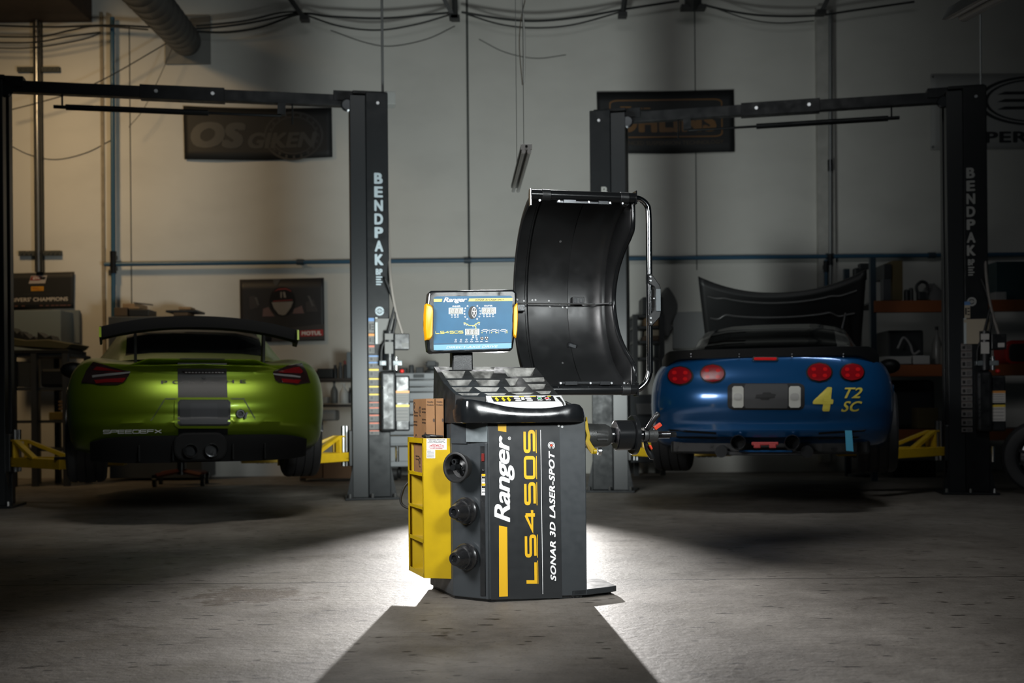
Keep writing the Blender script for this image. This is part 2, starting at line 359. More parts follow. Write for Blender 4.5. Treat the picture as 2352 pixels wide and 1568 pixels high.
# ------------------------------------------------------------------ setting
WY = 13.5
def struct(o): o['kind'] = 'structure'; return o
m = MB(); m.bx(-9, 9, -1.5, WY+.2, -.1, 0); struct(m.build('floor', M_floor))
m = MB(); m.bx(-9, 9, WY, WY+.2, 0, 6.4); struct(m.build('wall_back', M_wall))
m = MB(); m.bx(-9, 9, 7.2, WY+.2, 6.4, 6.5); struct(m.build('ceiling', mat('roof_deck', (.12, .12, .115), .8, noise=.2)))
def atw(px, py, off=0.): return at(px, py, WY-off)
dkj = mat('joint_sealant', (.05, .055, .05), .7); wtrim = mat('aged_wall_trim', (.26, .22, .16), .7, noise=.2); pil = mat('pilaster_paint', (.45, .44, .41), .75, noise=.1)
def vstrip(px, y0, y1, wpx, dep, mm, name):
    a = atw(px, y0); b = atw(px, y1); h = wpx*WY/FPX/2; mb = MB(); mb.bx(a.x-h, a.x+h, WY-dep, WY, min(a.z, b.z), max(a.z, b.z)); return struct(mb.build(name, mm))
vstrip(1072, -30, 700, 5, .01, dkj, 'trim_1'); vstrip(234, 30, 1060, 7, .02, wtrim, 'trim_2'); vstrip(297, 60, 1060, 2, .006, dkj, 'trim_3')
vstrip(1890, 20, 1060, 38, .09, pil, 'trim_4'); vstrip(1595, 0, 620, 2, .006, dkj, 'trim_5')

# pipes and conduits on the rear wall
bpipe = mat('blue_painted_pipe', (.035, .10, .17), .35); gpipe = mat('galvanised_conduit', (.30, .31, .31), .4, metal=.6)
fr = Frame(*at(1176, 596, WY-.09), 0)
t = empty('air_pipe', fr, 'long horizontal blue air pipe running across the whole rear wall', 'pipe')
def loc(fr_, p): return fr_.I @ Vector(p)
mb = MB(); mb.cyl(loc(fr, at(240, 607, WY-.09)), loc(fr, at(2420, 583, WY-.09)), .026, n=12); mb.build('pipe', bpipe, t, 40)
for px, py in ((690, 602), (1074, 598), (1905, 588), (2140, 586)):
    mb = MB(); p = loc(fr, at(px, py, WY-.09)); mb.cyl(p-Vector((.045, 0, 0)), p+Vector((.045, 0, 0)), .036, n=12); mb.box(p+Vector((0, .05, 0)), (.03, .08, .05)); mb.build('pipe_bracket', mat('dark_pipe_clamp', (.03, .05, .07), .5), t, 40)
def pipe(px0, y0, px1, y1, r, off, mm, label, name='wall_conduit', fit=()):
    a = at(px0, y0, WY-off); b = at(px1, y1, WY-off); f = Frame(b.x, b.y, b.z, 0); t = empty(name, f, label, 'pipe')
    mb = MB(); mb.cyl((0, 0, 0), a-b, r, n=12); mb.build('pipe', mm, t, 40)
    for yy in fit:
        k = (yy-y1)/(y0-y1); p = (a-b)*k; mb = MB(); mb.cyl(p-Vector((0, 0, .07)), p+Vector((0, 0, .07)), r*1.45, n=12); mb.box(p+Vector((0, off/2, 0)), (.04, off, .05)); mb.build('pipe_coupling', dksteel, t, 40)
    return t
pipe(258, 40, 262, 1060, .028, .1, bpipe, 'blue vertical air drop pipe on the left of the rear wall', 'air_pipe', (590, 615))
pipe(1907, 25, 1907, 1060, .022, .13, gpipe, 'grey vertical conduit beside the wall pilaster at right', fit=(380, 596))
pipe(1897, 596, 1899, 790, .022, .17, bpipe, 'short blue drop pipe behind the open bonnet', 'air_pipe', (612,))
a = atw(88, 45, .06); b = atw(90, 625, .06); fr = Frame(b.x, b.y, b.z, 0)
t = empty('strut_channel', fr, 'dark vertical steel strut channel with two crossbars on the warm-lit wall', 'strut')
mb = MB(); h = a.z-b.z; mb.bx(-.045, -.02, -.02, .06, 0, h); mb.bx(.02, .045, -.02, .06, 0, h); mb.bx(-.045, .045, .03, .06, 0, h); mb.build('channel', mat('dark_strut', (.035, .037, .036), .4, metal=.4), t)
mb = MB(); mb.cyl((.005, -.03, 0), (.005, -.03, h), .02, n=10); mb.build('conduit', steel, t, 40)
for py in (158, 581):
    p = loc(fr, atw(92, py, .06)); mb = MB(); mb.bx(-.26, .27, .01, .05, p.z-.03, p.z+.03)
    for i in range(9): mb.bx(-.23+i*.055, -.2+i*.055, 0, .012, p.z-.012, p.z+.012)
    mb.build('crossbar', dkj, t)
# overhead: duct, joist, roof braces, cables
dduct = mat('dark_duct_metal', (.02, .021, .021), .55, noise=.15)
fr = Frame(*at(432, 95, WY-.02), 0); t = empty('round_duct', fr, 'dark round ventilation duct running up from the rear wall at upper left', 'duct')
A = loc(fr, at(425, 92, WY-.14)); Bp = loc(fr, at(262, -95, 8.6)); dv = (Bp-A)
mb = MB(); X = Matrix.Translation(A) @ dv.to_track_quat('Z', 'Y').to_matrix().to_4x4(); Ln = dv.length
pr = [(0, .19)];
for i in range(1, 13): z = Ln*i/13; pr += [(z-.02, .19), (z-.01, .194), (z+.01, .194), (z+.02, .19)]
pr.append((Ln, .19)); mb.lathe(pr, X, 28); mb.build('duct_run', dduct, t, 30)
mb = MB(); mb.bx(A.x-.28, A.x+.28, -.015, .02, A.z-.26, A.z+.34); mb.build('wall_plate', mat('duct_plate', (.2, .2, .19), .7), t)
mb = MB(); p0 = at(-60, 22, 12.6); p1 = at(205, 22, 12.6); p1 = at(205, 45, 13.4); mb.bx(-7.2, p1.x, 12.5, 13.5, p1.z, p1.z+.3); mb.bx(-7.2, p1.x, 12.46, 13.5, p1.z+.3, p1.z+.34)
tag(mb.build('roof_beam', mat('brown_beam', (.04, .022, .013), .7, noise=.2), bevel=.01), 'brown horizontal roof beam in the top left corner above the warm wall', 'beam')
brm = mat('dark_brace', (.035, .036, .036), .6)
for i, (x0, y0, x1, y1, lb) in enumerate(((640, -40, 700, 44, 'dark diagonal roof brace left of the hanging wire'), (1043, -40, 1046, 42, 'short vertical roof brace above the wall joint'), (1000, -40, 1042, 40, 'slanting roof brace meeting the vertical one above the wall joint'), (1440, -40, 1430, 35, 'dark roof brace right of centre at the top edge'), (1592, -40, 1592, 18, 'square dark roof bracket at the top right of centre'), (1915, -30, 1885, 30, 'slanting roof brace above the wall pilaster'))):
    a = at(x0, y0, 12.9); b = at(x1, y1, 13.1); mb = MB(); wd = .1 if i == 4 else .035
    d = (b-a).normalized(); mb.tube([a, b], wd, 4); mb.box(b, (wd*3, .12, .05)); tag(mb.build('roof_brace', brm), lb, 'roof brace', 'roof braces')
cab = mat('black_cable', (.02, .022, .022), .6)
def cable(pts, r, label, d=WY-.25, mm=cab, name='cable', group=None, dd=None):
    P = [at(x, y, (dd[i] if dd else d)) for i, (x, y) in enumerate(pts)]
    mb = MB(); mb.tube(bez(P, 8), r, 6); return tag(mb.build(name, mm, None, 60), label, 'cable', group)
cg = 'cables slung along the top of the rear wall'
cable([(-30, 58), (120, 62), (260, 58), (430, 66), (560, 55), (690, 28)], .012, 'uppermost cable slung from the left edge to the left roof brace', group=cg)
cable([(-30, 84), (90, 84), (160, 70), (225, 60), (340, 68)], .011, 'sagging cable across the strut channel, second from top', group=cg)
cable([(-30, 98), (80, 97), (150, 85), (230, 74)], .010, 'sagging cable across the strut channel, third from top', group=cg)
cable([(-30, 110), (70, 110), (180, 93), (232, 76)], .008, 'thin sagging cable across the strut channel, lowest of them', group=cg)
cable([(440, 72), (520, 74), (600, 62), (690, 32), (760, 38), (880, 42), (1000, 32), (1045, 28)], .014, 'thick cable slung between duct and wall joint', group=cg)
cable([(450, 60), (560, 48), (640, 30), (690, 26)], .010, 'thin cable just above the thick one right of the duct', group=cg)
cable([(690, 30), (780, 60), (870, 69), (960, 55), (1045, 30)], .011, 'cable hanging in a shallow loop behind the vertical wire', group=cg)
cable([(760, 70), (840, 98), (900, 106), (980, 90), (1045, 60)], .005, 'faint thin cable in the lowest loop behind the vertical wire', d=WY-.005, group=cg)
cable([(1060, 28), (1160, 44), (1240, 48), (1340, 38), (1430, 22), (1560, 2)], .014, 'thick cable slung right of the wall joint', group=cg)
cable([(1070, 32), (1150, 56), (1230, 64), (1320, 56), (1430, 26)], .010, 'thinner cable sagging below the thick one right of the wall joint', group=cg)
cable([(1100, 90), (1160, 120), (1230, 134), (1300, 126)], .004, 'faint thin cable loop low on the wall right of the joint', d=WY-.005, group=cg)
cable([(1590, 5), (1680, 26), (1760, 36), (1870, 36), (1960, 24), (2100, 4)], .013, 'cable slung over the wall pilaster at upper right', group=cg)
cable([(1640, 18), (1720, 44), (1790, 53), (1870, 48)], .007, 'thin cable loop under the one at the wall pilaster', group=cg)
cable([(25, 252), (80, 238), (168, 212), (250, 176), (385, 98)], .007, 'pair of thin wires rising from the left lift to the duct', group=cg)
cable([(25, 335), (70, 356), (130, 366), (200, 350), (262, 318)], .005, 'faint thin wire loop low on the warm-lit wall', d=WY-.005, group=cg)
cable([(296, 292), (330, 250), (365, 180), (398, 105)], .004, 'hair-thin wire curving down from the duct', group=cg)

# hanging fluorescent fixtures
wpaint = mat('white_enamel', (.88, .89, .89), .35); tubeg = mat('unlit_tube_glass', (.28, .29, .29), .25)
fr = Frame(*at(1209, 336, 6.9), 0); fr = Frame(fr.loc[0], fr.loc[1], fr.loc[2]-.02, 3)
t = empty('strip_light', fr, 'small white two-tube strip light seen end-on at centre', 'ceiling light')
mb = MB(); mb.bx(-.036, .036, 0, .02, 0, .036); mb.build('end_cap', wpaint, t, bevel=.003)
mb = MB(); mb.bx(-.034, .034, .02, 1.25, .012, .034); mb.build('housing', mat('dull_housing', (.16, .165, .16), .5), t)
mb = MB(); mb.cyl((0, -.004, .02), (0, .0, .02), .008, n=10); mb.build('knockout', blackv, t)
for s_ in (-1, 1):
    mb = MB(); mb.cyl((s_*.018, .005, -.012), (s_*.018, 1.24, -.012), .0125, n=12); k = mb.build('tube', tubeg, t, 40)
    mb = MB(); mb.cyl((s_*.018, -.002, -.012), (s_*.018, .02, -.012), .0135, n=12); mb.build('tube_cap', wpaint, k, 40)
for yy in (.25, 1.05):
    mb = MB(); mb.tube([(0, yy, .03), (0, yy, 6.4-fr.loc[2])], .0022, 5); mb.build('chain', gpipe, t)
cable([(1198, 0), (1204, 70), (1205, 130), (1203, 190)], .008, 'pale pull chain hanging from the roof left of centre', d=10.2, mm=mat('pale_chain', (.4, .4, .38), .5), name='pull_chain')
cable([(1206, 0), (1196, 50), (1193, 110), (1200, 195)], .005, 'dark cord hanging beside the pale pull chain', d=10.3, mm=mat('brown_cord', (.09, .07, .05), .6), name='rope')
a = at(2190, 48, 6.0); fr = Frame(a.x, a.y, a.z, 15); t = empty('tube_light', fr, 'pale two-tube shop light hanging in the top right corner', 'ceiling light')
prof = [(-.05, 0), (-.075, .0), (-.03, .075), (.03, .075), (.075, 0), (.05, 0), (.02, .06), (-.02, .06)]
X = Matrix(((1, 0, 0, 0), (0, 0, -1, 0), (0, 1, 0, 0), (0, 0, 0, 1)))
mb = MB(); mb.prism(prof, 1.9, X); mb.build('reflector', mat('grey_reflector', (.34, .35, .35), .45), t)
for s_ in (-1, 1): mb = MB(); mb.cyl((s_*.032, -.02, .012), (s_*.032, -1.88, .012), .017, n=12); mb.build('tube', mat('dusty_tube_glass', (.4, .41, .41), .3), t, 40)
for yy in (-.15, -1.7): mb = MB(); mb.tube([(0, yy, .07), (-.04, yy, .25), (0, yy, 6.4-fr.loc[2])], .004, 5); mb.build('chain', gpipe, t)
# ================================================================== wheel balancer
FM = Frame(-.1023, 4.3874, 0, 12.8)
wb = empty('wheel_balancer', FM, 'charcoal and yellow wheel balancing machine with raised black hood, lit at centre', 'wheel balancer')
FOOT = [(-.171, .457), (-.123, .13), (0, 0), (.418, 0), (.418, .44)]
cabm = MB(); cabm.prism([(x, y) for x, y in FOOT], .73, Matrix.Translation((0, 0, .012)))
cabinet = cabm.build('cabinet', gun, wb, bevel=.004)
mb = MB(); mb.prism([(-.16, .44), (-.115, .14), (.01, .015), (.40, .015), (.40, .43)], .03, Matrix.Translation((0, 0, -.0))); mb.build('plinth', blk, wb)
CHP, CHN = (-.0615, .065, 0), (-.727, -.687, 0)          # chamfered corner plane carrying the cones
def ch(px, py, off=0.): return FM.hit(px, py, Vector(CHP)+Vector(CHN)*off, CHN)
# upper wrap and the corner flange
q0 = ch(1074, 1000); q1 = ch(1030, 1000)
mb = MB(); mb.prism([(-.0, -.003), (q0.x-.009, q0.y-.008), (q0.x+.01, q0.y+.012), (.01, .01)], .078, Matrix.Translation((0, 0, .652))); mb.build('corner_wrap', steelg, wb, bevel=.002)
mb = MB(); mb.prism([(q0.x-.006, q0.y-.004), (-.128, .128), (-.11, .14), (q0.x+.01, q0.y+.012)], .085, Matrix.Translation((0, 0, .645))); mb.build('side_wrap', gun, wb, bevel=.002)
mb = MB(); mb.prism([(0, -.004), (-.010, .0045), (-.007, .0085), (.004, .004)], .635, Matrix.Translation((0, 0, .014))); mb.build('corner_flange', gun, wb, bevel=.001)
def chquad(mb, x0, x1, y0, y1, off, th=.002):
    P = [ch(x0, y1, off), ch(x1, y1, off), ch(x1, y0, off), ch(x0, y0, off)]; n = Vector(CHN)*th
    mb.add([p for p in P]+[p+n for p in P], [(0, 1, 2, 3), (4, 5, 6, 7), (0, 1, 5, 4), (1, 2, 6, 5), (2, 3, 7, 6), (3, 0, 4, 7)])
mb = MB(); chquad(mb, 1104, 1115, 1024, 1368, .001); mb.build('switch_strip', blk, wb)
mb = MB(); chquad(mb, 1107, 1113, 1041, 1059, .003, .005); mb.build('power_switch', mat('dark_red_switch', (.14, .01, .008), .4), wb, bevel=.001)
mb = MB(); p = ch(1110, 1080, .003); mb.ball(p, .007, 10); mb.build('knob', blk, wb, 60)
mb = MB(); chquad(mb, 1106, 1115, 1088, 1137, .003, .0008); st = mb.build('warning_sticker', white, wb)
mb = MB()
for y0, y1 in ((1088, 1093), (1110, 1115)): chquad(mb, 1106.3, 1114.7, y0, y1, .0042, .0003)
mb.build('yellow_band', yeld, st)
mb = MB()
for y0, y1 in ((1094, 1098.5), (1116, 1121), (1101, 1102), (1104, 1105), (1124, 1125), (1127, 1128), (1130, 1131)): chquad(mb, 1106.8, 1114, y0, y1, .0042, .0003)
mb.build('print', blackv, st)
# front film and lettering ------------------------------------------------
def fp(px, py, off=-.0015): return FM.hy(px, py, off)
def fquad(a, b, c, d, off): return [fp(*p, off) for p in (a, b, c, d)]
mb = MB(); q = fquad((1128, 1377), (1291, 1372.5), (1285, 972), (1123, 974), -.0008); putquad(mb, SQ, q); film = mb.build('front_film', gun2, wb)
LQ = lambda bl, br, tr, tl: fquad(bl, br, tr, tl, -.0022)
# vertical writing: u runs up, v runs left
mb = MB(); putquad(mb, text2d('Ranger', .024, .26, spc=.9), [fp(1183, 1199, -.0022), fp(1181, 1000, -.0022), fp(1135, 1000, -.0022), fp(1135.5, 1199, -.0022)]); mb.build('name_lettering', whitev, film)
mb = MB()
putquad(mb, SQ, [fp(1146.5, 1370, -.0022), fp(1166.5, 1369, -.0022), fp(1165, 1210, -.0022), fp(1146, 1206.5, -.0022)])
mb.build('yellow_bar', yeld, film); mb = MB()
putquad(mb, SQ, [fp(1144, 989, -.0022), fp(1163, 992, -.0022), fp(1163, 974, -.0022), fp(1143, 974, -.0022)]); mb.build('yellow_bar', yeld, film)
mb = MB(); putquad(mb, stroke2d('LS45DS', .27, .5, 1.5, stripe=True), [fp(1236.5, 1340, -.0022), fp(1232, 987, -.0022), fp(1202, 987, -.0022), fp(1206.5, 1340, -.0022)]); mb.build('model_lettering', yeld, film)
mb = MB(); putquad(mb, SQ, [fp(1246.3, 1364, -.0022), fp(1247.5, 1364, -.0022), fp(1242.2, 987, -.0022), fp(1241, 987, -.0022)]); mb.build('white_rule', whitev, film)
mb = MB(); putquad(mb, text2d('SONAR 3D LASER-SPOT', .035, .25, spc=1.02), [fp(1277.5, 1334, -.0022), fp(1273.5, 1035, -.0022), fp(1260, 1035, -.0022), fp(1264.5, 1334, -.0022)]); mb.build('tagline_lettering', whitev, film)
def disc2d(r0, r1, a0=0, a1=2*pi, n=28):
    vs = []; fs = []
    for i in range(n+1):
        a = a0+(a1-a0)*i/n; vs += [(.5+r0*cos(a), .5+r0*sin(a)), (.5+r1*cos(a), .5+r1*sin(a))]
    for i in range(n): fs.append((2*i, 2*i+1, 2*i+3, 2*i+2))
    return vs, fs
c0 = [fp(1259, 1031, -.0022), fp(1275, 1031, -.0022), fp(1274, 1014, -.0022), fp(1258, 1014, -.0022)]
mb = MB(); putquad(mb, disc2d(.40, .49, -1.2, 4.3), c0); putquad(mb, disc2d(.24, .32, -1.2, 4.3), c0); mb.build('target_rings', whitev, film)
mb = MB(); putquad(mb, disc2d(0.0, .15), c0); mb.build('target_dot', redp, film)
mb = MB(); c1 = [fp(1166.5, 1010, -.0022), fp(1173.5, 1010, -.0022), fp(1173.5, 1002.5, -.0022), fp(1166.5, 1002.5, -.0022)]; putquad(mb, disc2d(.38, .48), c1); putquad(mb, text2d('R', .03), [lerp(c1[0], c1[2], .32)+Vector((.006*0, 0, 0)), fp(1171.6, 1008.2, -.0022), fp(1171.6, 1004.6, -.0022), fp(1168.6, 1004.6, -.0022)]); mb.build('registered_mark', whitev, film)
for px, py in ((1291, 980), (1283, 977)):
    mb = MB(); p = fp(px, py, 0); mb.lathe([(0, .0055), (.002, .005), (.0022, .0025), (.001, .002)], Matrix.Translation(p) @ Matrix.Rotation(pi/2, 4, 'X'), 14); mb.build('screw', mat('pale_screw', (.6, .6, .6), .3), wb, 40)
# base plate to the right
mb = MB(); mb.prism([(.35, .0), (.418, .0), (.545, .045), (.565, .06), (.56, .26), (.35, .30)], .024, Matrix.Translation((0, 0, .012))); mb.build('base_plate', gun, wb, bevel=.003)
for x, y in ((.53, .09), (.53, .22), (-.09, .2), (.02, .03), (.38, .03)): mb = MB(); mb.cyl((x, y, 0), (x, y, .014), .02, n=14); mb.build('foot', rub, wb, 40)
# top tray ----------------------------------------------------------------
TN = (0, -.142, .37); TP = (0, .03, .832)
def tp(px, py): return FM.hit(px, py, TP, TN)
def tz(b, d=0.): return .832+.3838*(b-.03)-d
def cq(cx, cy): return (960+cx/5.6, 820+cy/5.6)
outer = [tp(*cq(*p)) for p in ((640, 512), (930, 500), (1720, 490), (1895, 590), (1800, 470), (1690, 330), (1560, 215), (1510, 128), (210, 122))]
outer = [tp(*cq(*p)) for p in ((610, 515), (1750, 497), (1880, 590), (1790, 465), (1640, 285), (1510, 128), (205, 122), (330, 330), (480, 480))]
pk = [((262, 132), (990, 128), (975, 160), (290, 162)),
      ((300, 182), (610, 180), (575, 270), (360, 272)), ((662, 182), (980, 180), (945, 272), (722, 272)), ((1085, 142), (1505, 138), (1470, 245), (1155, 250)),
      ((375, 293), (695, 290), (650, 365), (422, 368)), ((742, 292), (1062, 292), (1020, 368), (795, 370)), ((1122, 275), (1292, 272), (1262, 362), (1185, 366)), ((1340, 268), (1635, 258), (1635, 312), (1390, 320)),
      ((432, 386), (698, 386), (660, 442), (490, 445)), ((722, 385), (1050, 388), (1010, 442), (815, 446)), ((1102, 383), (1390, 382), (1350, 440), (1165, 446)), ((1408, 348), (1645, 345), (1620, 408), (1470, 416)),
      ((515, 462), (798, 462), (765, 490), (570, 492)), ((848, 462), (1140, 462), (1110, 486), (905, 488)), ((1200, 458), (1490, 456), (1450, 478), (1265, 480)), ((1512, 436), (1716, 434), (1690, 472), (1580, 476))]
n = len(outer); low = [Vector((p.x+(p.x-.1)*.02, p.y+(.012 if p.y > .2 else 0), .732)) for p in outer]
scoop_sheen = mat('tray_scoop_sheen', (.17, .17, .16), .33, noise=.7, nscale=22, wear=.14)  # paler scoop walls: reflected overhead light put into the tray colour
mb = MB(); mb.add(outer+low, [tuple(range(n)), tuple(range(2*n-1, n-1, -1))]+[(i, n+i, n+(i+1) % n, (i+1) % n) for i in range(n)])
tray = mb.build('weight_tray', [trayp, scoop_sheen], wb)
cut = MB()                                  # scoops: back-left, back-right, front-right, front-left corners of each opening
for q in pk:
    bl, br, fr_, fl = q = [tp(*cq(*c)) for c in q]; zf = fl.z-.010; bb = lerp(bl.y, fl.y, .3)
    lo = [Vector((lerp(bl.x, fl.x, .95), bb, zf)), Vector((lerp(br.x, fr_.x, .95), bb, zf)), Vector((fr_.x, fr_.y+.003, zf)), Vector((fl.x, fl.y+.003, zf))]
    V = [p+Vector((0, 0, .03)) for p in q]+q+lo
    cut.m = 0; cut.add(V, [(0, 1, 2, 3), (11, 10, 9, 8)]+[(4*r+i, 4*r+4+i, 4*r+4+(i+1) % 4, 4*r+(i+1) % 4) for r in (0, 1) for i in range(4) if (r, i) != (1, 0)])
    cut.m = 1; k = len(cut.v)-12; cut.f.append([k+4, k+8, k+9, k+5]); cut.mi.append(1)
co = cut.build('cutter', [trayp, scoop_sheen], wb); md = tray.modifiers.new('scoops', 'BOOLEAN'); md.operation = 'DIFFERENCE'; md.solver = 'EXACT'; md.object = co
dg = bpy.context.evaluated_depsgraph_get(); dg.update(); nm = bpy.data.meshes.new_from_object(tray.evaluated_get(dg)); tray.modifiers.clear(); tray.data = nm; bpy.data.objects.remove(co)
print('tray faces', len(nm.polygons), [sum(1 for p in nm.polygons if p.material_index == i) for i in (0, 1)])
# glossy front rim
path = [(-.135, .20), (-.122, .10), (-.108, .03), (-.094, -.018), (-.06, -.034), (0, -.037), (.08, -.039), (.16, -.039), (.24, -.039), (.31, -.037), (.355, -.033), (.39, -.02), (.412, .01), (.424, .06), (.43, .16), (.43, .30)]
topz = [.835, .834, .832, .829, .826, .815, .797, .79, .7895, .797, .806, .803, .79, .786, .80, .82]
PP = [Vector((x, y, 0)) for x, y in path]; rows = []
def off(i, d):
    t = (PP[min(i+1, len(PP)-1)]-PP[max(0, i-1)]).normalized(); nrm = Vector((t.y, -t.x, 0)); return PP[i]+nrm*d
ib = bez([(p.x, p.y, z) for p, z in zip(PP, topz)], 5); PP = [Vector((p.x, p.y, 0)) for p in ib]; topz = [p.z for p in ib]
for d, fz in ((-.03, 0.), (0, 0.), (.004, .06), (.003, .5), (-.002, .9), (-.007, .985), (-.014, 1.), (-.022, .97), (-.026, .6)):
    rows.append([off(i, d)+Vector((0, 0, .73+(topz[i]-.73)*fz)) for i in range(len(PP))])
mb = MB(); mb.grid(rows); mb.build('front_rim', blkg, wb, 60)
mb = MB(); mb.prism([(p.x, p.y) for p in [off(i, -.02) for i in range(0, len(PP), 4)]], .004, Matrix.Translation((0, 0, .742))); mb.build('rim_floor', blkg, wb)
# key panel
KA = [FM.hy(1125, 923, .012), FM.hy(1290, 921, .012)]
def kp(px, py, lift=0.): return FM.hit(px, py, (0, .012, .822+lift), (0, -.5, 1))
kb = MB(); A = kp(1125, 924); B = kp(1292, 921); Cc = kp(1278, 907); D = kp(1124, 908)
xs0, xs1 = A.x-.006, B.x+.01
prof = [(A.y-.004, A.z-.002), (D.y, D.z), (D.y+.03, D.z-.02), (D.y+.03, .75), (A.y-.03, .75), (A.y-.03, .782)]
kb.prism([(y, z) for y, z in prof], xs1-xs0, Matrix(((0, 0, 1, xs0), (1, 0, 0, 0), (0, 1, 0, 0), (0, 0, 0, 1)))); keybox = kb.build('control_box', mat('glare_pale_plastic', (.6, .6, .6), .16, coat=.6), wb, bevel=.003)  # box coloured pale: softbox glare put into the plastic's colour
def kq(a, b, c, d, l=.0012): return [kp(*cq(*p), l) for p in (a, b, c, d)]
mb = MB(); putquad(mb, SQ, kq((975, 572), (1770, 566), (1735, 497), (938, 505), .0006)); keypad = mb.build('keypad', blackv, wb)
ky = MB()
for c in (1010, 1095, 1165):
    ky.add(kq((c-26, 538), (c+22, 538), (c-4, 514), (c-4, 514)), [(0, 1, 2)]); ky.add(kq((c-14, 544), (c+34, 544), (c+15, 570), (c+15, 570)), [(0, 1, 2)])
putquad(ky, SQ, kq((950, 515), (1225, 512), (1220, 503), (945, 506))); putquad(ky, SQ, kq((1300, 510), (1520, 508), (1515, 500), (1298, 502))); putquad(ky, SQ, kq((1668, 506), (1712, 505), (1706, 498), (1662, 499)))
ky.build('arrow_keys', mat('key_yellow', (.8, .62, .02), .4), keypad)
mb = MB()
for x, y in ((1262, 505), (1275, 529), (1292, 554), (1405, 503), (1420, 528), (1438, 552)): putquad(mb, (rect_ring(0, 1, 0, 1, .3), [tuple(range(24))]), kq((x-38, y+8), (x+40, y+8), (x+36, y-8), (x-40, y-8)))
for x, y in ((1345, 523), (1352, 540)): putquad(mb, SQ, kq((x-20, y+8), (x+22, y+8), (x+20, y-8), (x-20, y-8)))
mb.build('white_keys', whitev, keypad)
for tv, q_ in ((text2d('Ranger', .03, .2), ((1535, 515), (1650, 513), (1640, 492), (1530, 494))), (text2d('START', .03), ((1540, 558), (1612, 556), (1612, 546), (1540, 548))), (text2d('STOP', .03), ((1645, 556), (1712, 554), (1710, 544), (1645, 546)))): mb = MB(); putquad(mb, tv, kq(*q_)); mb.build('key_print', whitev, keypad)
for x, mm, nm in ((1562, mat('green_key', (.02, .25, .08), .4), 'start_key'), (1660, mat('red_key', (.4, .02, .03), .4), 'stop_key')):
    mb = MB(); putquad(mb, disc2d(0, .36), kq((x-34, 544), (x+32, 543), (x+30, 512), (x-32, 513))); mb.build(nm, mm, keypad)
    mb = MB(); putquad(mb, disc2d(.36, .47), kq((x-34, 544), (x+32, 543), (x+30, 512), (x-32, 513))); mb.build('key_ring', whitev, keypad)
# display on its column ----------------------------------------------------
mb = MB(); X = Matrix(((1, 0, 0, 0), (0, 0, 1, .385), (0, 1, 0, 0), (0, 0, 0, 1)))
mb.prism([(-.083, .74), (.026, .74), (.018, .985), (.016, 1.2), (-.072, 1.2), (-.074, .985)], .075, X); mb.build('display_post', blk, wb, bevel=.006)
MB_ = .34
def mp_(px, py, o_=0.): return FM.hy(px, py, MB_-o_)
out = [(990, 667), (1179, 664.5), (1187, 672), (1189.5, 735), (1188, 742), (1178.5, 800), (1172, 806.5), (992, 812), (983, 806), (976.5, 742), (977, 735), (985, 672)]
P = [mp_(*p) for p in out]
def slab(P, d, inset, nm, mm, par, **k):
    """outline at the front plane, thicker behind; front edge rounded off"""
    c = sum(P, Vector())/len(P); mb = MB(); n = len(P); L = []
    for fy, s_ in ((0, 1-inset), (.006, 1), (d-.01, 1), (d, .97)): L.append([c+Vector(((p.x-c.x)*s_, fy, (p.z-c.z)*(s_ if s_ == 1 or fy else 1-inset*1.3))) for p in P])
    mb.grid(L, loop=True); mb.add(L[0], [tuple(range(n))]); mb.add(L[-1], [tuple(range(n))]); return mb.build(nm, mm, par, 30, **k)
disp = slab(P, .075, .035, 'display_housing', blkg, wb, bevel=.003)
def sp(cx, cy): return mp_(960+cx/7.839, 640+cy/7.84, .001)
def sq_(pts, l=0.): return [sp(*p)+Vector((0, -l, 0)) for p in pts]
def rquad(mb, a, b, c, d, r=.07, l=0., asp=1.):
    q = quadmap(sq_((a, b, c, d), l)); mb.add([q(u, v) for u, v in rect_ring(0, 1, 0, 1, r)], [tuple(range(24))])
pan = mat('blue_panel_film', (.024, .115, .22), .4, noise=.12, nscale=9, spec=.25); panl = mat('light_blue_film', (.13, .34, .45), .3)
mb = MB(); rquad(mb, (280, 1293), (1683, 1255), (1703, 305), (283, 318), .045); panel = mb.build('display_panel', pan, wb)
mb = MB(); putquad(mb, SQ, sq_(((283, 1285), (1680, 1247), (1684, 1158), (281, 1192)), .0008)); mb.build('light_band', panl, panel)
mb = MB(); putquad(mb, SQ, sq_(((281, 1175), (1684, 1146), (1684, 1140), (281, 1168)), .0008)); mb.build('thin_rule', mat('navy_film', (.01, .05, .11), .3), panel)
palY = mat('pale_yellow_print', (.78, .66, .12), .4)
mb = MB(); putquad(mb, SQ, sq_(((285, 415), (425, 414), (438, 361), (283, 363)), .0008)); putquad(mb, SQ, sq_(((908, 408), (1702, 399), (1702, 345), (922, 355)), .0008)); mb.build('yellow_stripe', palY, panel)
mb = MB(); putquad(mb, text2d('SONAR 3D LASER-SPOT', .03, .25), sq_(((1028, 393), (1550, 388), (1552, 363), (1030, 368)), .0014)); mb.build('tagline_lettering', blackv, panel)
mb = MB(); putquad(mb, text2d('Ranger', .024, .26, spc=.9), sq_(((455, 446), (878, 440), (885, 333), (462, 338)), .0014)); putquad(mb, text2d('INNER', .03), sq_(((620, 509), (765, 507), (765, 482), (620, 484)), .0014)); putquad(mb, text2d('OUTER', .03), sq_(((1190, 501), (1343, 499), (1343, 474), (1190, 476)), .0014))
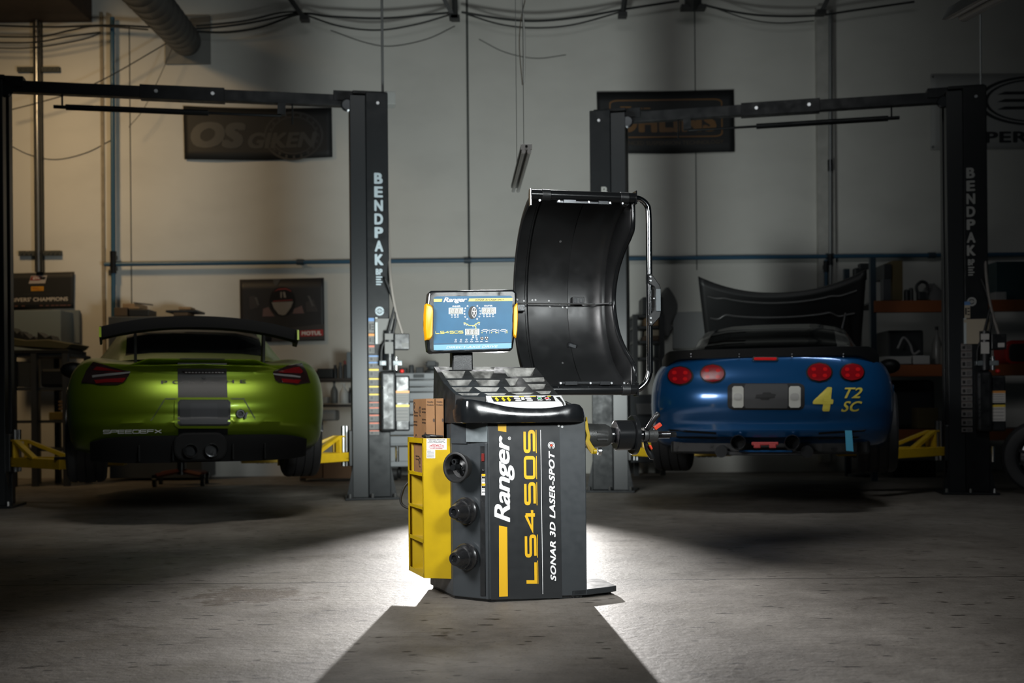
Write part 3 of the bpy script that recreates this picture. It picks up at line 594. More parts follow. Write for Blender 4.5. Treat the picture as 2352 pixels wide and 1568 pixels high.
for a, x, y in [(s, x, y) for s, x, y in (('DYN', 655, 1136), ('STA', 750, 1136), ('ALU1', 842, 1135), ('ALU2', 935, 1133), ('ALU3', 1030, 1131), ('OPT', 1118, 1131), ('HID', 1212, 1128), ('g', 600, 692), ('oz', 652, 691), ('mm', 700, 690), ('g', 1176, 684), ('oz', 1228, 683), ('mm', 1274, 682), ('in', 1338, 682), ('mm', 975, 1062), ('in', 1036, 1062))]:
    wd = 12+len(a)*11; putquad(mb, text2d(a, .02), sq_(((x, y+8), (x+wd, y+7), (x+wd, y-9), (x, y-8)), .0014))
mb.build('print', whitev, panel)
mb = MB(); tv = text2d('DIRECT-AXIS DRIVE', .02, .25); putquad(mb, tv, sq_(((505, 1258), (1440, 1234), (1440, 1196), (508, 1216)), .0014)); mb.build('motto_lettering', mat('pale_print', (.5, .66, .72), .4), panel)
mb = MB(); putquad(mb, stroke2d('LS45DS', .22, .4, 1.6, stripe=True), sq_(((315, 995), (815, 986), (815, 932), (315, 944)), .0014)); mb.build('model_lettering', palY, panel)
dsp = mat('led_window', (.17, .17, .15), .3); seg_ = mat('unlit_segments', (.62, .62, .56), .4); lf = mat('led_window_frame', (.55, .68, .72), .3)
def led(x0, x1, y0, y1, sl, inner):
    mb = MB(); putquad(mb, SQ, sq_(((x0, y1), (x1, y1-sl), (x1, y0-sl), (x0, y0)), .0012)); k = mb.build('led_display', lf, wb)
    mb = MB(); a, b = inner; putquad(mb, SQ, sq_(((a, y1-8), (b, y1-8-sl), (b, y0+10-sl), (a, y0+10)), .002)); mb.build('led_window', dsp, k)
    mb = MB(); wdt = (b-a)/3
    for i in range(3):
        xx = a+i*wdt+wdt*.2; e = xx+wdt*.55; ym = (y0+y1)/2; t_ = wdt*.13; u0, u1 = y0+22, y1-20; sk = 10
        segs = [(xx, e, u0, u0+t_, sk), (xx, e, ym-t_/2, ym+t_/2, sk/2), (xx, e, u1-t_, u1, 0), (xx, xx+t_, u0, ym, sk*.8), (e-t_, e, u0, ym, sk*.8), (xx, xx+t_, ym, u1, 2), (e-t_, e, ym, u1, 2), (e+t_, e+2*t_, u1-t_, u1, 0)]
        for g0, g1, h0, h1, s_ in segs: putquad(mb, SQ, sq_(((g0+s_*.6, h1), (g1+s_*.6, h1), (g1+s_, h0), (g0+s_, h0)), .0026))
    mb.build('digits', seg_, k)
led(553, 810, 523, 637, 3, (580, 800)); led(1148, 1405, 519, 630, 3, (1157, 1378)); led(848, 1105, 902, 1016, 3, (857, 1075))
mb = MB()
for x, y in ((893, 493), (853, 532), (837, 580), (837, 634), (850, 684), (889, 726), (1068, 490), (1107, 530), (1123, 577), (1123, 630), (1104, 680), (1066, 724), (607, 655), (663, 653), (718, 651), (1183, 647), (1237, 646), (1293, 645), (1347, 644), (992, 1030), (1048, 1030), (680, 1100), (776, 1100), (872, 1097), (966, 1094), (1060, 1092)):
    putquad(mb, disc2d(.3, .48, n=14), sq_(((x-15, y+15), (x+15, y+15), (x+15, y-15), (x-15, y-15)), .0014))
mb.build('indicator_rings', whitev, panel)
mb = MB(); putquad(mb, disc2d(0, .5), sq_(((900, 722), (1040, 722), (1050, 492), (915, 492)), .0014)); putquad(mb, disc2d(0, .5), sq_(((955, 715), (1062, 712), (1062, 495), (955, 497)), .0015))
for x, y in ((1150, 1073), (1233, 1068)): putquad(mb, disc2d(0, .5), sq_(((x-32, y+33), (x+32, y+33), (x+32, y-33), (x-32, y-33)), .0014))
mb.build('wheel_picture', blackv, panel)
mb = MB(); wq = sq_(((965, 700), (1055, 698), (1055, 505), (965, 508)), .0022); putquad(mb, disc2d(.43, .49), wq); putquad(mb, disc2d(.0, .08), wq)
for i in range(5):
    a = i*2*pi/5+.3; ca, sa = cos(a), sin(a); putquad(mb, ([(.5-sa*.05, .5+ca*.05), (.5+sa*.05, .5-ca*.05), (.5+ca*.44+sa*.03, .5+sa*.44-ca*.03), (.5+ca*.44-sa*.03, .5+sa*.44+ca*.03)], [(0, 1, 2, 3)]), wq)
for x, y in ((1150, 1073), (1233, 1068)):
    for k in range(3): putquad(mb, disc2d(.25, .4, k*2.1, k*2.1+1.2, 8), sq_(((x-32, y+33), (x+32, y+33), (x+32, y-33), (x-32, y-33)), .002))
mb.build('wheel_outline', whitev, panel)
def pline(mb, pts, w, l):
    for a, b in zip(pts, pts[1:]):
        l += 4e-5; d = Vector((b[0]-a[0], b[1]-a[1])); d.normalize(); n = Vector((-d.y, d.x))*w/2; e = d*w*.35
        putquad(mb, SQ, sq_(((a[0]+n.x-e.x, a[1]+n.y-e.y), (b[0]+n.x+e.x, b[1]+n.y+e.y), (b[0]-n.x+e.x, b[1]-n.y+e.y), (a[0]-n.x-e.x, a[1]-n.y-e.y)), l))
mb = MB(); pline(mb, [(825, 795), (848, 795), (872, 815), (890, 818), (912, 840), (1015, 840), (1040, 812), (1062, 810), (1082, 788), (1110, 788)], 13, .0014); pline(mb, [(1012, 845), (1042, 865), (1042, 897)], 12, .0016)
for x, y in ((1152, 971), (1325, 971), (1420, 970)): putquad(mb, SQ, sq_(((x-10, y+8), (x+10, y+8), (x+10, y-8), (x-10, y-8)), .0014))
putquad(mb, SQ, sq_(((1594, 980), (1608, 980), (1608, 938), (1594, 938)), .0014)); mb.build('rim_diagram', palY, panel)
mb = MB()
for x in (1145, 1308, 1478): pline(mb, [(x, 930), (x+35, 945), (x+85, 945), (x+125, 925)], 10, .0014); pline(mb, [(x+90, 948), (x+92, 980)], 9, .0014); putquad(mb, SQ, sq_(((x+20, 921), (x+105, 919), (x+105, 909), (x+20, 911)), .0014))
for x in (1290, 1455): pline(mb, [(x, 912), (x, 985)], 3, .0014)
for x, y in ((835, 820), (872, 832), (993, 856), (1048, 828), (1100, 818)): pline(mb, [(x-9, y-12), (x+9, y-12), (x+9, y+10), (x-9, y+10), (x-9, y-12)], 4, .0014)
mb.build('small_diagrams', whitev, panel)
grip = mat('amber_rubber_grip', (.85, .38, .004), .35)
for side, po in ((0, [(151, 447), (215, 462), (262, 500), (274, 560), (262, 1040), (235, 1090), (200, 1108), (155, 1103), (135, 900), (134, 640)]), (1, [(1778, 436), (1745, 462), (1718, 510), (1708, 1010), (1718, 1040), (1755, 1074), (1776, 930), (1789, 700), (1788, 560)])):
    P = [sp(*p) for p in po]; mb = MB(); n = len(P); c = sum(P, Vector())/n
    F_ = [c+(p-c)*.9+Vector((0, -.014, 0)) for p in P]; Mi = [p+Vector((0, -.006, 0)) for p in P]; Bk = [p+Vector((0, .05, 0)) for p in P]
    sx = -1 if side == 0 else 1
    for L_ in (Mi, Bk):
        for p in L_: p.x += sx*.002
    mb.grid([F_, Mi, Bk], loop=True); mb.add(F_, [tuple(range(n))]); mb.add(Bk, [tuple(range(n))]); mb.build('side_grip', grip, wb, 50, bevel=.002)
# hood ---------------------------------------------------------------------
HB, HZ, HR = .338, 1.31, .462
XH = Matrix(((0, 0, 1, 0), (1, 0, 0, HB), (0, 1, 0, HZ), (0, 0, 0, 1)))
hoodm = mat('black_moulded_hood', (.011, .0115, .012), .4, noise=.2, nscale=5, bump=.04, bscale=300, wear=.08, spec=.5)
prof = [(.292, HR-.055), (.296, HR-.012), (.302, HR-.002), (.312, HR), (.352, HR), (.357, HR+.008), (.366, HR+.008), (.371, HR), (.45, HR), (.57, HR+.002), (.572, HR-.003), (.576, HR-.003), (.65, HR-.004), (.69, HR-.012), (.72, HR-.03), (.745, HR-.052)]
AM = R(79.5)
mb = MB(); mb.lathe(prof, XH, 56, -AM, AM); hood = mb.build('hood', hoodm, wb, 40, solid=.005)
lip = bez([(.428, 1.765), (.428, 1.63), (.47, 1.585), (.56, 1.535), (.66, 1.452), (.712, 1.36), (.715, 1.27), (.66, 1.155), (.56, 1.065), (.47, 1.01), (.43, .97), (.432, .862)], 6)
n = len(lip); rows = [[], [], []]
for i, p in enumerate(lip):
    a = AM-2*AM*i/(n-1); rr = HR-.052; rows[0].append(XH @ Vector((rr*cos(a), rr*sin(a), .745)))
    rows[2].append(Vector((.778, p.x, p.y))); rows[1].append(lerp(rows[0][-1], rows[2][-1], .6)+Vector((.006, .006, 0)))
mb = MB(); mb.grid(rows); mb.build('hood_side_wall', hoodm, wb, 50, solid=.004)
mb = MB(); mb.tube([(.782, p.x, p.y) for p in lip], .011, 10); mb.build('hood_lip', blks, wb, 60)
def bar(z, nm, s_):
    mb = MB(); mb.cyl((.29, .418, z), (.79, .418, z), .024, n=20); k = mb.build(nm, blks, wb, 40)
    mb = MB()
    for a in (.345, .715): mb.cyl((a, .418, z), (a+.04, .418, z), .0265, n=20)
    mb.build('collar', blk, k, 40, bevel=.002)
    mb = MB(); mb.box((.787, .418, z), (.006, .06, .062)); mb.box((.293, .418, z), (.004, .05, .05)); mb.build('end_plate', blks, k, bevel=.002)
    mb = MB(); mb.box((.54, .40, z-s_*.032), (.26, .012, .012)); mb.box((.47, .398, z-s_*.03), (.06, .016, .018)); mb.box((.63, .398, z-s_*.03), (.05, .016, .018)); mb.build('bar_clamp', dksteel, k, bevel=.002)
    mb = MB()
    for a in (.33, .42, .56, .66, .72): mb.cyl((a, .39, z-s_*.03), (a, .405, z-s_*.03), .005, n=8)
    mb.build('bolts', steel, k, 40)
bar(1.752, 'hood_top_bar', 1); bar(.872, 'hood_bottom_bar', -1)
mb = MB(); mb.bx(.288, .292, .395, .425, 1.70, 1.775); mb.bx(.288, .292, .395, .425, .85, .91); mb.build('hood_end_lug', steel, wb)
hp = bez([(.785, .418, 1.752), (.815, .42, 1.748), (.845, .42, 1.725), (.855, .42, 1.68), (.856, .42, 1.5), (.855, .42, 1.0), (.853, .42, .955), (.838, .42, .91), (.805, .42, .878), (.785, .42, .872)], 7)
mb = MB(); mb.tube(hp, .0145, 14); mb.build('chrome_handle_bar', mat('dark_chrome', (.42, .43, .44), .12, metal=1), wb, 60)
mb = MB(); gp = [(.845, 1.405), (.862, 1.405), (.9, 1.355), (.905, 1.34), (.905, 1.225), (.9, 1.205), (.862, 1.165), (.845, 1.165), (.845, 1.215), (.872, 1.235), (.876, 1.25), (.876, 1.33), (.872, 1.345), (.845, 1.36)]
mb.prism([(x, z) for x, z in gp], .04, Matrix(((1, 0, 0, 0), (0, 0, 1, .40), (0, 1, 0, 0), (0, 0, 0, 1)))); hgp = mb.build('pull_handle', blk, wb, bevel=.004)
mb = MB(); mb.bx(.880, .902, .394, .40, 1.232, 1.335); mb.build('handle_insert', mat('grey_insert', (.14, .16, .17), .3), hgp, bevel=.002)
mb = MB()
for z in (1.39, 1.18, 1.20, 1.372): mb.cyl((.852, .392, z), (.852, .402, z), .005, n=8)
mb.cyl((.868, .392, 1.29), (.868, .402, 1.29), .004, n=8); mb.build('bolts', steel, hgp, 40)
# seam rod, clips and rivets across the hood
arcp = lambda a, ang, dr=0.: XH @ Vector(((HR+dr)*cos(ang), (HR+dr)*sin(ang), a))
mb = MB(); zz = 1.298; mb.cyl((.295, .795-.03, zz), (.70, .79-.03, zz), .0035, n=8); mb.cyl((.70, .76, zz), (.765, .71, zz), .0035, n=8); mb.build('seam_rod', steel, wb, 40)
for a, dz in ((.318, -.022), (.615, .018)):
    mb = MB(); mb.box((a, .775, zz+dz), (.06, .03, .034)); k = mb.build('hood_clip', blk, wb, bevel=.003)
    mb = MB()
    for dx in (-.014, .014):
        for e0, e1, f0, f1 in ((-.008, .008, .008, .011), (-.008, .008, -.011, -.008), (-.009, -.006, -.01, .01), (.006, .009, -.01, .01)): mb.bx(a+dx+e0, a+dx+e1, .757, .760, zz+dz+f0, zz+dz+f1)
    mb.build('clip_tab', dksteel, k)
for a in (.3, .76): mb = MB(); mb.box((a, .755 if a < .5 else .71, zz), (.014, .014, .014)); mb.build('rod_nut', chrome, wb, bevel=.002)
rv = mat('grey_rivet', (.22, .22, .22), .4, metal=.5)
for a, z in ((.316, 1.318), (.35, 1.312), (.392, 1.316), (.408, 1.317), (.475, 1.314), (.53, 1.30), (.48, 1.286), (.545, 1.284), (.566, 1.283), (.592, 1.284), (.64, 1.283), (.51, 1.592), (.51, 1.004)):
    ang = math.asin((z-HZ)/HR); p = arcp(a, ang, -.003); mb = MB(); mb.lathe([(0, .006), (.002, .005), (.0022, .002)], Matrix.Translation(p) @ (Vector((0, -cos(ang), -sin(ang)))).to_track_quat('Z', 'Y').to_matrix().to_4x4(), 12); mb.build('rivet', rv, hood, 40)
mb = MB(); ang = math.asin((1.09-HZ)/HR); p = arcp(.575, ang, -.004); mb.box(p, (.05, .02, .03), ry=.3); mb.build('laser_window', dksteel, hood, bevel=.008)
# pivot arm that carries the hood, behind it
mb = MB(); mb.tube(bez([(.2, .6, .55), (.22, .7, .72), (.3, .78, .86), (.42, .70, .872), (.5, .55, .872)], 6), .022, 12); mb.bx(.12, .28, .40, .66, .42, .64); mb.build('hood_pivot_arm', blks, wb, 50)
# spindle -----------------------------------------------------------------
SB, SZ = .22, .668
XS = Matrix(((0, 0, 1, 0), (1, 0, 0, SB), (0, 1, 0, SZ), (0, 0, 0, 1)))
def sx(cx): return FM.hy(1320+cx/9.046, 1000, SB).x
def turned(nm, prof, mm, par=wb, n=36, sa=35, **k):
    mb = MB(); mb.lathe(prof, XS, n); return mb.build(nm, mm, par, sa, **k)
sl = turned('spindle_housing', [(.41, .056), (sx(270), .054), (sx(500), .051), (sx(640), .049), (sx(700), .043), (sx(730), .037), (sx(740), .034)], mat('black_cast_housing', (.03, .031, .03), .42, bump=.2, bscale=250, wear=.1))
mb = MB()
for dz in (.016, 0, -.016): mb.prism(rect_ring(sx(395), sx(618), -.0038, .0038, .0037), .012, Matrix(((1, 0, 0, 0), (0, 0, 1, SB-.0545), (0, 1, 0, SZ+dz), (0, 0, 0, 1))))
mb.build('vent_slot', blackv, sl)
turned('collar_ring', [(sx(735), .035), (sx(775), .036), (sx(780), .030), (sx(800), .030), (sx(805), .034), (sx(880), .034), (sx(885), .03), (sx(960), .03)], blks)
fl_ = turned('flange_cup', [(sx(835), .03), (sx(835), .062), (sx(845), .066), (sx(1170), .066), (sx(1180), .062), (sx(1180), .03)], blks, bevel=.001)
turned('flange_face', [(sx(832), .028), (sx(830), .060), (sx(834), .061)], mat('worn_flange_face', (.2, .19, .2), .35, metal=.6, noise=.3, nscale=30), fl_)
turned('flange_disc', [(sx(1175), .03), (sx(1175), .084), (sx(1185), .087), (sx(1255), .087), (sx(1262), .084), (sx(1262), .03)], blks)
turned('spindle_shaft', [(.44, .0155), (sx(1700), .0155), (sx(1702), .0163)]+[(sx(1705+i*9), .0165 if i % 2 else .0148) for i in range(30)]+[(sx(2000), .0125), (sx(2095), .0125), (sx(2100), .011)], dksteel, n=24, sa=30)
turned('spindle_collar', [(sx(1290), .016), (sx(1290), .022), (sx(1340), .022), (sx(1345), .02), (sx(1400), .022)], blks)
# yellow measuring arm
def ap(cx, cy): p = FM.hy(1320+cx/9.046, 920+cy/9.046, .05); return (p.x, p.z)
mb = MB(); po = [(190, 428), (228, 428), (228, 330), (250, 345), (258, 430), (278, 560), (318, 742), (302, 815), (350, 905), (412, 988), (395, 1075), (345, 1112), (265, 1000), (205, 875), (240, 715), (192, 545)]
mb.prism([ap(*p) for p in po], .016, Matrix(((1, 0, 0, 0), (0, 0, 1, .042), (0, 1, 0, 0), (0, 0, 0, 1)))); arm = mb.build('measuring_arm', yel, wb, bevel=.002)
c = ap(400, 1050); XA = Matrix.Translation((c[0], .05, c[1])) @ Matrix.Rotation(pi/2, 4, 'Y') @ Matrix.Rotation(0, 4, 'X')
mb = MB(); mb.lathe([(-.006, .0125), (.010, .0125)], XA, 20); mb.build('arm_boss', yel, arm, 40, bevel=.001)
mb = MB(); mb.lathe([(.010, .005), (.016, .005), (.016, .0155), (.020, .0165), (.031, .0165), (.033, .014), (.033, .004)], XA, 24); mb.build('arm_roller', steel, arm, 35)
mb = MB(); putquad(mb, SQ, [Vector((*[ap(212, 885)[0], .0415], ap(212, 885)[1])), Vector((ap(330, 1085)[0], .0415, ap(330, 1085)[1])), Vector((ap(330, 1000)[0], .0415, ap(330, 1000)[1])), Vector((ap(222, 840)[0], .0415, ap(222, 840)[1]))]); mb.build('arm_print', mat('brown_scale_print', (.35, .2, .01), .5), arm)
# yellow weight rack hung on the side --------------------------------------
rP, rQ, rR = Vector((-.2314, .2075)), Vector((-.1258, .1525)), Vector((-.2625, .4642)); rQ2 = rR+(rQ-rP)
T_ = .004
def wallp(mb, a, b, z0, z1, th=T_):
    d = (b-a).normalized(); n = Vector((-d.y, d.x))*th/2
    mb.prism([(a+n).to_tuple(), (a-n).to_tuple(), (b-n).to_tuple(), (b+n).to_tuple()], z1-z0, Matrix.Translation((0, 0, z0)))
mb = MB(); wallp(mb, rP, rQ, .08, .667); wallp(mb, rR, rQ2, .08, .667); wallp(mb, rQ, rQ2, .08, .667)
for k in (0, 1): e = .11 if k == 0 else .12; 
wallp(mb, rP, rP+(rR-rP)*.06, .08, .667); wallp(mb, rR+(rP-rR)*.07, rR, .08, .667)
for z0, z1 in ((.08, .099), (.225, .241), (.365, .378), (.506, .521), (.645, .667)): wallp(mb, rP, rR, z0, z1)
rack = mb.build('weight_rack', yel, wb, bevel=.0012)
for z in (.085, .23, .368, .509): mb = MB(); mb.prism([v.to_tuple() for v in (rP, rQ, rQ2, rR)], .003, Matrix.Translation((0, 0, z))); mb.build('shelf', yel, rack)
mb = MB(); wallp(mb, rQ+Vector((.002, -.002)), rQ+(rQ-rP).normalized()*.012+Vector((.002, -.002)), .08, .667); mb.build('rack_flange', yel, rack)
rpl = lambda px, py, o_=.003: FM.hit(px, py, (rP.x, rP.y, 0), (-(rQ-rP).y*-1, -(rQ-rP).x, 0))+Vector(((rQ-rP).y, -(rQ-rP).x, 0)).normalized()*o_
def rq(cx0, cx1, cy0, cy1, o_, sk=0): return [rpl(920+x/4.355, 980+y/4.355, o_) for x, y in ((cx0, cy1), (cx1, cy1+sk), (cx1, cy0+sk), (cx0, cy0))]
mb = MB(); putquad(mb, SQ, rq(262, 463, 116, 228, .0025)); putquad(mb, SQ, rq(262, 348, 232, 314, .0025)); note = mb.build('order_label', white, rack)
mb = MB()
for tx, y, x0, x1 in (('Replacement adhesive steel', 129, 280, 446), ('wheel weights. Convenient', 143, 284, 440), ('easy-feed self-dispensing rolls.', 157, 272, 452)): putquad(mb, text2d(tx, .01), rq(x0, x1, y-6, y+6, .0033))
for i in range(9): putquad(mb, SQ, rq(268, 268+(40 if i == 0 else 72), 240+i*8, 242.5+i*8, .0033))
mb.build('print', blackv, note)
mb = MB()
for tx, y, x0, x1 in (('Call now to order', 172, 312, 412), ('1-800-822-8870 or visit', 186, 292, 434), ('www.rangerproducts.com', 200, 284, 440), ('for more information.', 214, 300, 424)): putquad(mb, text2d(tx, .018), rq(x0, x1, y-6, y+6, .0033))
mb.build('red_print', mat('red_ink', (.5, .02, .03), .6), note)
# things standing in and on the rack
def rackbox(u0, u1, v0, v1, z0, z1): return [rP+(rQ-rP)*u+(rR-rP)*v for u, v in ((u0, v0), (u1, v0), (u1, v1), (u0, v1))]
for k, (u0, u1, lb) in enumerate(((.17, .50, 'tall printed cardboard box standing in the yellow rack, the outer one'), (.53, .83, 'tall cardboard box standing in the yellow rack, next to the machine'))):
    q = rackbox(u0, u1, .1, .92, 0, 0); f = Frame(*(FM.M @ Vector((q[0].x, q[0].y, .512))), 12.8); t = empty('cardboard_box', f, lb, 'box', 'boxes in the yellow rack')
    mb = MB(); X = f.I @ FM.M; mb.prism([v.to_tuple() for v in q], .322, X @ Matrix.Translation((0, 0, .512))); cb = mb.build('carton', card, t, bevel=.0015)
    a, b = q[0], q[3]; nrm = Vector((-(q[1]-q[0]).x, -(q[1]-q[0]).y)).normalized()*.001
    def oq(u0_, u1_, z0_, z1_, A_=b, B_=a): return [X @ Vector((*(lerp(A_, B_, u)+nrm), z)) for u, z in ((u0_, z0_), (u1_, z0_), (u1_, z1_), (u0_, z1_))]
    if k == 0:
        mb = MB()
        for u, z in ((.55, .78), (.22, .66), (.95, .67), (.5, .56), (.1, .8)): putquad(mb, disc2d(.36, .5, .4, 5.2), oq(u-.09, u+.09, z-.022, z+.022)); putquad(mb, disc2d(.0, .2), oq(u-.09, u+.09, z-.02, z+.02))
        for u, z in ((.1, .775), (.05, .735), (.72, .79), (.72, .745), (.5, .655), (.2, .585), (.7, .6)):
            for i, tx in enumerate(('Quality Products', 'Wheel Weights')):
                u1_ = min(.98, u+.27); putquad(mb, text2d(tx, .01), oq(max(.01, u-.02), u1_, z-.014*i-.005, z-.014*i+.005))
        mb.build('print', ink, cb)
    # end face print and the round thumb hole
    nrm = Vector(((rQ-rP).y, -(rQ-rP).x)).normalized()*.001; 
    def eq(u0_, u1_, z0_, z1_): return [X @ Vector((*(lerp(q[0], q[1], u)+nrm), z)) for u, z in ((u0_, z0_), (u1_, z0_), (u1_, z1_), (u0_, z1_))]
    mb = MB(); putquad(mb, text2d('Quality', .01), eq(.15, .85, .815, .823)); putquad(mb, text2d('Products', .01), eq(.12, .88, .804, .811)); putquad(mb, text2d('Quality', .01), eq(.35, .95, .52+.15, .53+.15)); putquad(mb, disc2d(0, .5), eq(.78, 1.0, .735, .75)); mb.build('end_print', ink, cb)
p = rP+(rQ-rP)*.25+(rR-rP)*.06; f = Frame(*(FM.M @ Vector((p.x, p.y, .667))), 12.8); t = empty('hand_tool', f, 'black hand tool lying on the yellow rack in front of the boxes', 'tool')
mb = MB(); d = (rR-rP); mb.box((.0, .0, .007), (.03, .012, .012)); mb.tube([(-.02, .05, .008), (-.01, .02, .009), (.012, -.006, .009), (.04, -.02, .007)], [.006, .009, .008, .006], 10); mb.build('handle', blk, t, 50, bevel=.002)
mb = MB(); mb.cyl((.03, -.02, .009), (.055, -.03, .008), .004, n=10); mb.build('tip', dksteel, t, 40)
mb = MB(); p0 = FM.M @ Vector((-.185, .52, .33)); mb.tube(bez([FM.M @ Vector(v) for v in ((-.16, .46, .5), (-.25, .50, .47), (-.285, .51, .42), (-.28, .51, .36), (-.16, .46, .32))], 8), .006, 8)
tag(mb.build('power_cable', rub, None, 60), 'black loop of cable behind the yellow rack', 'cable')
# cones on pegs -----------------------------------------------------------
def cone_thing(name, px, py, label, kind, out):
    base = ch(px, py, .0); nrm = Vector(CHN); f = Frame(*(FM.M @ base), 12.8); t = empty(name, f, label, 'balancer cone', 'cones hung on the balancer side')
    X = nrm.to_track_quat('Z', 'Y').to_matrix().to_4x4()
    if kind == 'cup':
        mb = MB(); mb.lathe([(.01, .012), (.022, .022), (.03, .05), (.06, .057), (.07, .063), (.078, .063), (.08, .060), (.08, .054), (.074, .050), (.04, .044), (.034, .016)], X, 40); mb.build('pressure_cup', rub, t, 35)
        mb = MB(); mb.lathe([(.03, .03), (.04, .028), (.045, .02), (.05, .012), (.05, 0)], X, 24); mb.build('hub', blk, t, 40)
        mb = MB(); mb.lathe([(.03, .012), (.066, .012), (.066, .007), (.04, .007)], X @ Matrix.Translation((-.016, .022, 0)), 18); mb.build('inner_tube', blk, t, 40)
        mb = MB(); mb.box((.012, -.018, .045), (.022, .03, .02), X, rz=.5); mb.box((.022, -.01, .056), (.014, .005, .004), X, rz=.5); mb.build('retaining_clip', dksteel, t, bevel=.003)
    else:
        mb = MB(); mb.lathe([(.004, .05), (.012, .056), (.024, .056), (.03, .05), (.042, .047), (.052, .046), (.056, .041), (.074, .036), (.092, .029), (.10, .0265), (.102, .024), (.102, .015), (.098, .013), (.075, .013)], X, 40); mb.build('cone', mat('black_oiled_steel', (.014, .014, .015), .26, coat=.3, wear=.08, nscale=20), t, 35)
    mb = MB(); mb.cyl((0, 0, 0), X @ Vector((0, 0, .096)), .0125, n=16); mb.build('peg', blks, wb if False else t, 40)
cone_thing('pressure_cup', 1072, 1071, 'black cup with wide open ring, hung topmost on the balancer side', 'cup', .08)
cone_thing('centering_cone', 1076, 1172, 'black stepped steel cone hung in the middle on the balancer side', 'cone', .1)
cone_thing('centering_cone', 1077, 1277, 'black stepped steel cone hung lowest on the balancer side', 'cone', .1)
# quick nut on the spindle
f = Frame(*(FM.M @ Vector((sx(1590), SB, SZ))), 12.8); t = empty('quick_nut', f, 'black wing nut with two red release levers on the spindle', 'wing nut')
XN = f.I @ FM.M @ XS
mb = MB(); mb.lathe([(sx(1405), .024), (sx(1412), .033), (sx(1470), .034), (sx(1480), .03), (sx(1500), .03), (sx(1506), .034), (sx(1690), .032), (sx(1696), .028), (sx(1696), .017)], XN, 32); nb = mb.build('nut_body', mat('cast_black_nut', (.035, .036, .036), .4, bump=.3, bscale=200, wear=.15), t, 35)
lp = lambda cx, cy, b: f.I @ FM.M @ FM.hy(1320+cx/9.046, 920+cy/9.046, b)
mb = MB(); mb.tube([lp(1500, 600, SB-.02), lp(1530, 560, SB-.03), lp(1600, 450, SB-.045), lp(1680, 330, SB-.055), lp(1740, 275, SB-.058), lp(1755, 262, SB-.058)], [.009, .0105, .011, .012, .0125, .007], 14); mb.build('wing', blk, t, 60)
mb = MB(); mb.tube([lp(1470, 870, SB-.01), lp(1500, 960, SB+.0), lp(1550, 1080, SB+.0), lp(1610, 1180, SB+.0), lp(1650, 1200, SB)], [.009, .0125, .0135, .013, .007], 14); mb.build('wing', blk, t, 60)
for po in (((1640, 550), (1780, 445), (1830, 515), (1690, 615)), ((1540, 930), (1590, 915), (1630, 995), (1600, 1027))):
    mb = MB(); P = [lp(*p, SB-.032) for p in po]; mb.add(P+[p+Vector((0, .016, 0)) for p in P], [(0, 1, 2, 3), (7, 6, 5, 4), (0, 1, 5, 4), (1, 2, 6, 5), (2, 3, 7, 6), (3, 0, 4, 7)]); tag(mb.build('release_lever', redp, t, bevel=.003), 'red release lever')
mb = MB(); mb.cyl(lp(1630, 600, SB-.024), lp(1665, 590, SB-.024), .004, n=8); mb.build('lever_pin', steel, t, 40)
